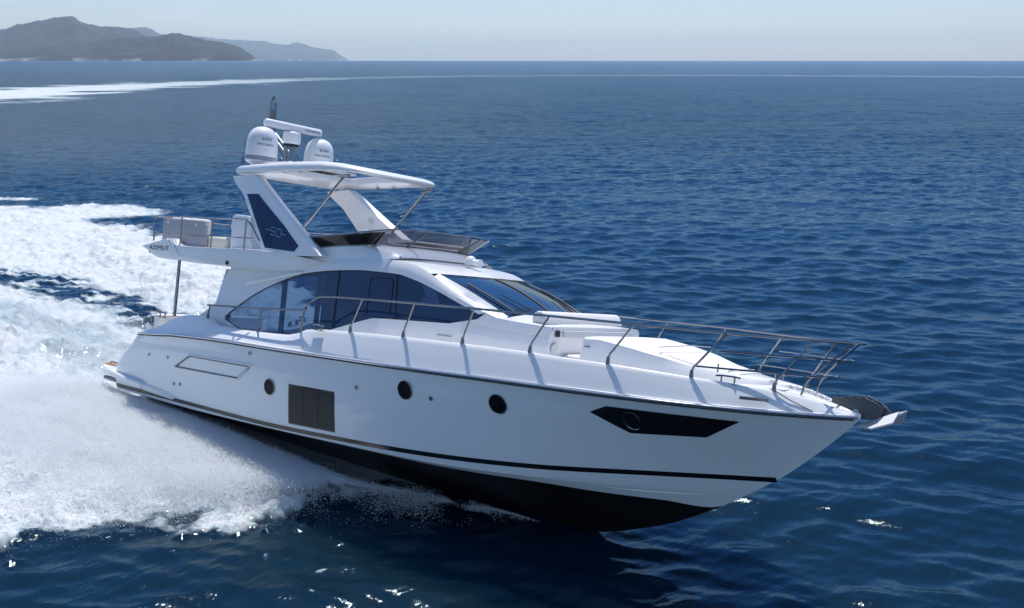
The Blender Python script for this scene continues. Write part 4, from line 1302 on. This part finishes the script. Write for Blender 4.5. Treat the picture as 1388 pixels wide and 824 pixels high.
mb.plate([(6.22, 1.30, 4.175), (6.74, 1.22, 4.165), (6.28, 1.175, 3.865), (6.16, 1.27, 3.85)], [(6.22, 1.325, 4.175), (6.745, 1.245, 4.165), (6.285, 1.20, 3.865), (6.16, 1.295, 3.85)])
mb.build('screen_return', GEL, scr)
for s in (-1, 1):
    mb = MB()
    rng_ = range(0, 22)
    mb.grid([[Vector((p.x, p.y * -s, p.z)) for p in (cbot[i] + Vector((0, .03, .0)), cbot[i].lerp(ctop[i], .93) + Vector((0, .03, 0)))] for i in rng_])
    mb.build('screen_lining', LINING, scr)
# furniture up top: helm seats, dash, sofa backs, cushions, cabinet
mb = MB()
mb.box(5.5, 6.15, -.2, 1.0, 3.44, 3.92)
mb.plate([(5.45, -.25, 3.92), (5.45, 1.05, 3.92), (6.25, 1.05, 3.98), (6.25, -.25, 3.98)], [(5.45, -.25, 4.02), (5.45, 1.05, 4.02), (6.25, 1.05, 4.00), (6.25, -.25, 4.00)])
mb.build('helm_console', GEL, fly, bevel=.03, seg=3)
mb = MB(); mb.box(4.4, 4.85, .1, .95, 3.45, 3.85); mb.box(4.3, 4.45, .1, .95, 3.75, 4.15)
mb.build('helm_seat', GREYV, fly, bevel=.05, seg=3)
mb = MB(); mb.box(5.0, 6.1, -1.1, -.45, 3.45, 3.80)
mb.build('flybridge_sunpad', CUSH, fly, bevel=.05, seg=3)
mb = MB()
bx = smoothpath([(-.06, 3.42), (-.08, 3.90), (-.02, 3.965), (.2, 3.975), (1.36, 3.985), (1.47, 3.95), (1.52, 3.85), (1.54, 3.42)], 4)
mb.plate([(p.x, -1.66, p.y) for p in bx], [(p.x, -1.60, p.y) for p in bx])
sofa = mb.build('flybridge_sofa', GREYV, yacht, bevel=.02, seg=3)
mb = MB()
for a, b in ((.14, .66), (.78, 1.36)):
    mb.box(a, b, -1.62, -1.40, 3.70, 4.03)
mb.build('sofa_cushion', CUSH, sofa, bevel=.06, seg=4)
mb = MB(); mb.box(0, 1.5, -1.40, -.9, 3.42, 3.70)
mb.build('sofa_seat', CUSH, sofa, bevel=.05, seg=3)
for x in (.06, 1.13):
    mb = MB(); mb.lathe([(.001, .01), (.03, .01), (.034, 0)], (x + .05, -1.66, 3.90), (0, -1, 0), 16); mb.build('sofa_light', principled('chrome_cap', (.9, .9, .9), .3), sofa)
mb = MB(); mb.box(1.56, 2.22, -1.62, -.7, 3.42, 3.70)
mb.build('flybridge_bench', CREAM, fly, bevel=.07, seg=4)
mb = MB(); mb.box(.6, 2.3, .3, 1.3, 3.40, 3.72)
mb.build('flybridge_table', TEAK, fly, bevel=.02)
mb = MB()
mb.plate([(2.36, -1.62, 3.45), (2.36, -1.62, 3.86), (2.32, -1.62, 3.90), (2.36, -1.62, 4.14), (2.45, -1.62, 4.18), (2.85, -1.62, 4.17), (3.1, -1.62, 3.5)],
         [(2.36, -.9, 3.45), (2.36, -.9, 3.86), (2.32, -.9, 3.90), (2.36, -.9, 4.14), (2.45, -.9, 4.18), (2.85, -.9, 4.17), (3.1, -.9, 3.5)])
mb.build('wet_bar', GEL, fly, bevel=.02)
# aft flybridge rail
mb = MB()
zr = 4.02
top_ = smoothpath([(-.10, -1.83, 3.47), (-.14, -1.84, 3.88), (-.08, -1.84, 3.98), (.05, -1.84, 4.01), (.82, -1.84, 4.03), (2.0, -1.84, 4.06), (3.0, -1.82, 4.085), (3.16, -1.81, 4.06), (3.30, -1.79, 3.93), (3.50, -1.76, 3.70)], 5)
mb.tube(top_, .017, 8)
mb.tube([(-.12, -1.84, 3.64), (1.0, -1.84, 3.66), (3.37, -1.79, 3.74)], .011, 6)
mb.mirror()
mb.tube(smoothpath([(-.02, -1.84, 4.0), (-.22, -1.75, 4.0), (-.26, -1.5, 4.0), (-.26, 0, 4.0), (-.26, 1.5, 4.0), (-.22, 1.75, 4.0), (-.02, 1.84, 4.0)], 4), .017, 8)
mb.tube([(-.26, -1.6, 3.65), (-.26, 0, 3.65), (-.26, 1.6, 3.65)], .011, 6)
frail = mb.build('flybridge_rail', STEEL, yacht)
for s in (-1, 1):
    for x, zt in ((.92, 4.03), (2.03, 4.06), (3.14, 4.07)):
        mb = MB(); mb.tube([(x, s * 1.84, 3.43 + .03 * (x - .9)), (x, s * 1.84, zt)], .016, 8); mb.build('rail_post', STEEL, frail)
for y in (-1.5, -.5, .5, 1.5):
    mb = MB(); mb.tube([(-.26, y, 3.36), (-.26, y, 4.0)], .016, 8); mb.build('rail_post', STEEL, frail)
# cockpit posts
for s in (-1, 1):
    mb = MB(); mb.tube([(1.03, s * 1.88, 1.96), (1.03, s * 1.88, 3.14)], .033, 12)
    mb.build('cockpit_post', STEEL, yacht)
# cockpit furniture glimpsed over the coaming
mb = MB(); mb.box(-.45, .15, -1.4, 1.4, 1.16, 1.55); mb.box(-.55, -.35, -1.4, 1.4, 1.5, 1.86)
mb.build('cockpit_sofa', CUSH, yacht, bevel=.05, seg=3)
# aft side coaming rising to the cabin
mb = MB(); mb.plate([(1.75, -1.86, 2.0), (2.2, -1.80, 2.30), (2.32, -1.72, 2.40), (2.62, -1.74, 2.14), (2.62, -1.86, 1.95)], [(1.75, -1.70, 2.0), (2.2, -1.62, 2.30), (2.32, -1.60, 2.40), (2.62, -1.60, 2.14), (2.62, -1.70, 1.95)])
mb.mirror().build('side_gate', GEL, cabin, bevel=.015)

# ---- radar arch legs
def ay(z):
    return 1.63 - .27 * (z - 3.55) / 1.4
outl = [(1.86, 4.96), (2.59, 5.03), (3.05, 4.78), (3.64, 4.40), (4.52, 3.90), (5.00, 3.64), (5.18, 3.54), (4.44, 3.50), (3.44, 3.50), (3.0, 3.98), (2.38, 4.60), (2.1, 4.80)]
outl = [(1.86, 4.96), (2.59, 5.03), (2.80, 4.90), (3.64, 4.40), (4.52, 3.90), (5.00, 3.64), (5.18, 3.54), (4.44, 3.49), (3.46, 3.49), (2.92, 4.05), (2.38, 4.60), (2.02, 4.82)]
ins = [(2.50, 4.615), (2.88, 4.625), (3.14, 4.47), (3.89, 4.06), (4.50, 3.68), (4.41, 3.565), (3.52, 3.58), (2.98, 4.12)]
def xin(x, z):
    return x
for s in (-1, 1):
    mb = MB()
    A = [(x, s * ay(z), z) for x, z in outl]
    B = [(x + (.05 if i in (2, 3, 4, 5) else 0), s * (ay(z) - .05), z + (.02 if i in (2, 3, 4, 5) else 0)) for i, (x, z) in enumerate(outl)]
    C = [(x - (.02 if i in (2, 3, 4, 5) else 0), s * (ay(z) - .22), z) for i, (x, z) in enumerate(outl)]
    n = len(A)
    o = len(mb.v)
    mb.grid([A, B, C], closed=True)
    mb.add(A, [tuple(range(n))]); mb.add(C, [tuple(range(n))])
    arch = mb.build('radar_arch', GEL, yacht, smooth=25, bevel=.012)
    mb = MB(); mb.plate([(x, s * (ay(z) + .008), z) for x, z in ins], [(x, s * (ay(z) - .01), z) for x, z in ins])
    ag = mb.build('arch_panel', BLUEG, arch, smooth=0)
    # square drawn number 50 between two dashes
    mb = MB()
    def stroke(u0, v0, u1, v1, w=.016):
        if abs(u1 - u0) > abs(v1 - v0):
            q = [(u0, v0 - w), (u1, v1 - w), (u1, v1 + w), (u0, v0 + w)]
        else:
            q = [(u0 - w, v0), (u0 + w, v0), (u1 + w, v1), (u1 - w, v1)]
        P3 = []
        for u, v in q:
            X = 3.735 + u * (-s if s > 0 else 1) * .72; Zz = 3.90 + v * .82 - .10 * u * (-s if s > 0 else 1)
            P3.append((X, s * (ay(Zz) + .012), Zz))
        mb.add(P3, [(0, 1, 2, 3)])
    h = .085
    for a in [(-.24, h, -.04, h), (-.24, h, -.24, 0), (-.24, 0, -.04, 0), (-.04, 0, -.04, -h), (-.24, -h, -.04, -h),
              (.04, h, .24, h), (.04, h, .04, -h), (.24, h, .24, -h), (.04, -h, .24, -h), (-.44, 0, -.26, 0), (.26, 0, .44, 0)]:
        stroke(*a, .011)
    mb.build('emblem', PALEBL, arch, smooth=0, merge=False)
    mb = MB(); mb.lathe([(.001, .01), (.075, .01), (.08, 0)], (3.28, s * (ay(4.40) - .225), 4.40), (0, -s, 0), 20)
    mb.build('arch_speaker', CUSH, arch)

# ---- hardtop with opening
ho_ = [(1.76, 0.0), (1.74, .8), (1.76, 1.18), (1.86, 1.30), (2.3, 1.35), (3.5, 1.36), (4.5, 1.33), (4.95, 1.27), (5.22, 1.14), (5.42, .92), (5.60, .6), (5.71, .3), (5.74, 0)]
hin = [(2.85, 0.0), (2.85, .5), (2.87, .92), (2.92, 1.0), (3.0, 1.03), (3.6, 1.04), (4.3, 1.02), (4.75, .98), (4.92, .88), (5.02, .68), (5.10, .45), (5.13, .22), (5.14, 0)]
def hz_(x):
    return 5.13 + .10 * math.sin(min(max((x - 1.76) / 3.9, 0), 1) * math.pi * .62) + .04 - max(0, x - 4.6) * .06
mb = MB(); rows = []
for (xo, yo), (xi, yi) in zip(ho_, hin):
    zt = hz_(xo); th = float(np.interp(xo, [1.76, 4.2, 5.2, 5.66], [.15, .145, .085, .05]))
    def toward(f, dz, z0):
        return (xo + (xi - xo) * f, -(yo + (yi - yo) * f), z0 + dz)
    rows.append([toward(.30, 0, zt - th), toward(.08, 0, zt - th * .97), toward(.015, 0, zt - th * .82), toward(0, 0, zt - th * .6), toward(.03, 0, zt - .02), toward(.10, 0, zt + .012), toward(.25, 0, zt + .04),
                 toward(.6, 0, zt + .07), toward(.97, 0, zt + .085), toward(1, 0, zt + .075), toward(1.0, 0, zt - .0), toward(.96, 0, zt - .05), toward(.30, 0, zt - th)])
mb.grid(rows).mirror()
htop = mb.build('hardtop', GEL, yacht, smooth=32)
# grooves and the sliding roof panel pushed aft
mb = MB()
mb.plate([(2.0, -.95, 5.33), (3.02, -.95, 5.345), (3.02, .95, 5.345), (2.0, .95, 5.33)], [(2.0, -.95, 5.30), (3.02, -.95, 5.31), (3.02, .95, 5.31), (2.0, .95, 5.30)])
mb.build('roof_panel', GEL2, htop, bevel=.01)
mb = MB()
for s in (-1, 1):
    for x, y in ((2.2, 1.2), (3.4, 1.24), (3.9, 1.24)):
        mb.lathe([(.001, -.01), (.035, -.008), (.04, 0)], (x, s * y, hz_(x) - .149), n=14)
mb.build('downlight', STEEL, htop)
for s in (-1, 1):
    mb = MB(); mb.tube([(3.98, s * 1.14, 3.66), (4.02, s * 1.13, 4.08), (5.02, s * 1.10, 5.08)], .024, 10)
    mb.tube([(4.9, s * 1.10, 5.07), (5.14, s * 1.10, 5.09)], .034, 8)
    mb.build('hardtop_strut', STEEL, htop)

# satellite domes
for s in (-1, 1):
    cxp = (1.93, s * .76)
    mb = MB(); mb.lathe([(.001, .80), (.07, .795), (.14, .775), (.21, .73), (.262, .67), (.30, .58), (.318, .47), (.326, .35), (.331, .20), (.333, .165)], (*cxp, 5.29), n=48)
    dome = mb.build('satellite_dome', GEL, yacht, smooth=60)
    mb = MB(); mb.lathe([(.333, .165), (.338, .16), (.335, .08), (.325, .075)], (*cxp, 5.29), n=48); mb.build('dome_band', principled('dome_grey', (.28, .30, .34), .4), dome)
    mb = MB(); mb.lathe([(.325, .075), (.29, .03), (.20, 0), (.18, -.03)], (*cxp, 5.29), n=48); mb.build('dome_foot', GEL, dome)
    def wrap(u, v, c=cxp, zc=5.29 + .42, a0=R(-20)):
        th = a0 + u / .325
        rr = .3285
        return (c[0] + rr * math.cos(th), c[1] + rr * math.sin(th), zc + v)
    lettering('KVH', .085, lambda u, v: wrap(u, v + .09), LETTER, dome, sx=1.2)
    lettering('TRACVISION', .062, lambda u, v: wrap(u - .03, v - .02), LETTER, dome, sx=1.0)
    lettering('HD7', .045, lambda u, v: wrap(u, v - .13), principled('grey_print', (.4, .42, .45), .4), dome)

# open array radar on its tripod
mb = MB()
mb.lathe([(.001, .24), (.06, .24), (.075, .225), (.165, .20), (.19, .165), (.195, .0), (.17, -.06), (.001, -.06)], (1.90, 0, 5.90), n=36)
radar = mb.build('radar_pedestal', GEL, yacht, smooth=40, bevel=.01)
mb = MB(); mb.lathe([(.175, -.06), (.175, -.10), (.001, -.10)], (1.90, 0, 5.90), n=36); mb.build('pedestal_band', RUBBER, radar)
mb = MB()
for y in (-.09, .09):
    mb.tube([(1.86, y, 5.25), (1.86, y, 5.89)], .038, 12)
mb.tube([(2.0, 0, 5.25), (2.0, 0, 5.89)], .032, 12)
mb.build('pedestal_post', STEEL, radar)
ang = R(86)
da = Vector((math.cos(ang), math.sin(ang), 0)); dn_ = Vector((da.y, -da.x, 0))
c0 = Vector((1.90, 0.02, 6.20))
mb = MB()
L_ = .72
sec = [(.075, -.07), (.085, .0), (.07, .06), (.03, .085), (-.04, .08), (-.075, .04), (-.08, -.04), (-.04, -.075)]
rows = []
for t, k in ((-1, .5), (-.985, .85), (-.95, 1), (.95, 1), (.985, .85), (1, .5)):
    rows.append([c0 + da * (t * L_) + dn_ * (a * k) + Vector((0, 0, b * k)) for a, b in sec])
mb.grid(rows, closed=True)
n = len(sec)
mb.f.append(tuple(range(n))); mb.f.append(tuple(range(5 * n, 6 * n)))
mb.lathe([(.06, -.08), (.055, -.03)], (1.90, 0.02, 6.20), n=20)
arr = mb.build('radar_array', GEL, radar, smooth=40)
lettering('raymarine', .10, lambda u, v: tuple(c0 + da * (.44 + u) + dn_ * (.084 + .003) + Vector((0, 0, v + .0))), LETTER, radar, sx=1.0)
mb = MB()
hoop = smoothpath([(1.32, -.07, 5.95), (1.18, -.07, 6.20), (1.14, -.07, 6.70), (1.14, -.05, 6.80), (1.14, 0, 6.84), (1.14, .05, 6.80), (1.14, .07, 6.70), (1.18, .07, 6.20), (1.32, .07, 5.95)], 5)
mb.tube(hoop, .018, 8)
for y in (-.07, .07):
    mb.tube([(1.32, y, 5.95), (1.86, y, 5.45)], .018, 8)
    mb.tube([(1.20, y, 6.12), (1.86, y, 5.62)], .014, 8)
mast = mb.build('light_mast', STEEL, yacht)
mb = MB(); mb.box(1.12, 1.15, -.055, .055, 6.40, 6.62)
mb.build('mast_plate', DARKSTEEL, mast)
mb = MB(); mb.lathe([(.001, .05), (.022, .05), (.024, .03), (.024, .01), (.028, 0)], (1.14, 0, 6.85), n=16); mb.lathe([(.001, .05), (.028, .05), (.03, 0)], (1.09, 0, 6.60), (-1, 0, 0), 14)
mb.build('mast_light', RUBBER, mast)
mb = MB(); mb.lathe([(.001, .14), (.05, .13), (.08, .10), (.095, .05), (.10, 0)], (2.35, -.30, 5.30), n=24); mb.tube([(2.30, -.15, 5.33), (2.05, -.10, 5.43), (1.98, -.22, 5.40)], .05, 10)
mb.build('searchlight', GEL, htop)
mb = MB(); mb.tube([(1.85, -1.15, 5.25), (1.85, -1.15, 5.42)], .008, 6); mb.tube([(1.80, -.9, 5.24), (1.80, -.9, 5.33)], .012, 6)
mb.build('whip_aerial', RUBBER, htop)
# horn on the brow
mb = MB()
mb.lathe([(.001, .17), (.04, .165), (.085, .13), (.105, .07), (.11, .0)], (7.18, .25, 3.66), n=24)
mb.tube([(7.18, .25, 3.72), (7.42, .25, 3.70)], lambda t: .05 + .03 * t, 14)
mb.build('horn', GEL, yacht)

# ---- bow rail with stanchions
RT = [(2.42, -2.04, 2.335), (4.0, -2.05, 2.44), (5.32, -2.05, 2.55), (5.42, -2.05, 2.60), (5.54, -2.05, 2.70), (5.68, -2.05, 2.79), (5.85, -2.05, 2.835), (6.1, -2.05, 2.86), (6.9, -2.05, 2.905), (8.05, -2.02, 2.955), (9.24, -1.93, 3.0), (10.59, -1.74, 3.04), (11.87, -1.43, 3.075), (13.06, -.96, 3.10), (14.0, -.48, 3.135), (14.40, -.26, 3.15), (14.60, -.10, 3.16), (14.64, 0, 3.16)]
full_rt = RT + [(x, -y, z) for x, y, z in reversed(RT[:-1])]
mb = MB(); mb.tube(smoothpath(full_rt, 5), .019, 10)
rail = mb.build('bow_rail', STEEL, yacht)
def rt_at(x):
    xs = [p[0] for p in RT]
    return Vector((x, np.interp(x, xs, [p[1] for p in RT]), np.interp(x, xs, [p[2] for p in RT])))
def path_rail(x0, x1, f, n=22, kink0=None):
    """a lower rail running a fraction f of the way up from the deck edge"""
    out = []
    for x in np.linspace(x0, x1, n):
        tp = rt_at(x); bt = Vector((x, -yin(x), zbu(x)))
        out.append(bt.lerp(tp, f))
    return out
for z, x0, nm in ((2.845, 13.02, 0), (2.59, 12.72, 1)):
    p = []
    for x in np.linspace(x0, 14.40 - .18 * nm, 14):
        t = rt_at(x)
        p.append(Vector((x - .02 * nm, t.y * (1.0 - .06 * nm), z + .04 * (x - x0))))
    q = p + [Vector((p[-1].x + .10, p[-1].y * .35, p[-1].z + .005)), Vector((p[-1].x + .11, 0, p[-1].z + .005))]
    q = q + [Vector((v.x, -v.y, v.z)) for v in reversed(q[:-1])]
    mb = MB(); mb.tube(q, .014, 8)
    mb.build('lower_rail', STEEL, rail)
ST = [(2.42, 2.50, 0), (4.08, 4.16, 0), (5.32, 5.40, 0), (6.62, 6.88, 1), (7.88, 8.08, 1), (9.11, 9.28, 1), (10.33, 10.60, 1), (11.55, 11.87, 1), (12.68, 13.07, 1), (13.68, 14.10, 1)]
for s in (-1, 1):
    for xb, xt, kind in ST:
        tp = rt_at(xt); bt = Vector((xb, -(yin(xb) - .03), zbu(xb) - .01))
        mb = MB()
        if kind:
            kn = Vector((xb + .02, bt.y - .0, bt.z + .15))
            pts = smoothpath([bt, kn, kn.lerp(tp, .12), tp], 4)
        else:
            kn = bt.lerp(tp, .35); kn.x = xb + .02
            pts = smoothpath([bt, kn, tp], 4)
        pts = [Vector((p.x, p.y * (-s), p.z)) for p in pts]
        mb.tube(pts, .0165, 8)
        st = mb.build('stanchion', STEEL, yacht)
        m2 = MB(); m2.lathe([(.034, 0), (.032, .03), (.024, .10), (.018, .12)], (bt.x, bt.y * -s, bt.z), n=12)
        m2.build('stanchion_foot', DARKSTEEL, st)
mb = MB(); mb.tube(smoothpath([(13.95, -.28, 2.36), (14.0, -.26, 2.55), (14.2, -.16, 2.80), (14.52, -.14, 3.15)], 5), .0165, 8).mirror()
mb.build('pulpit_stay', STEEL, rail)
mb = MB(); mb.tube([(12.85, -.66, 2.52), (12.85, -.66, 2.64)], .012, 6)
mb.build('jackstaff_socket', STEEL, pad)
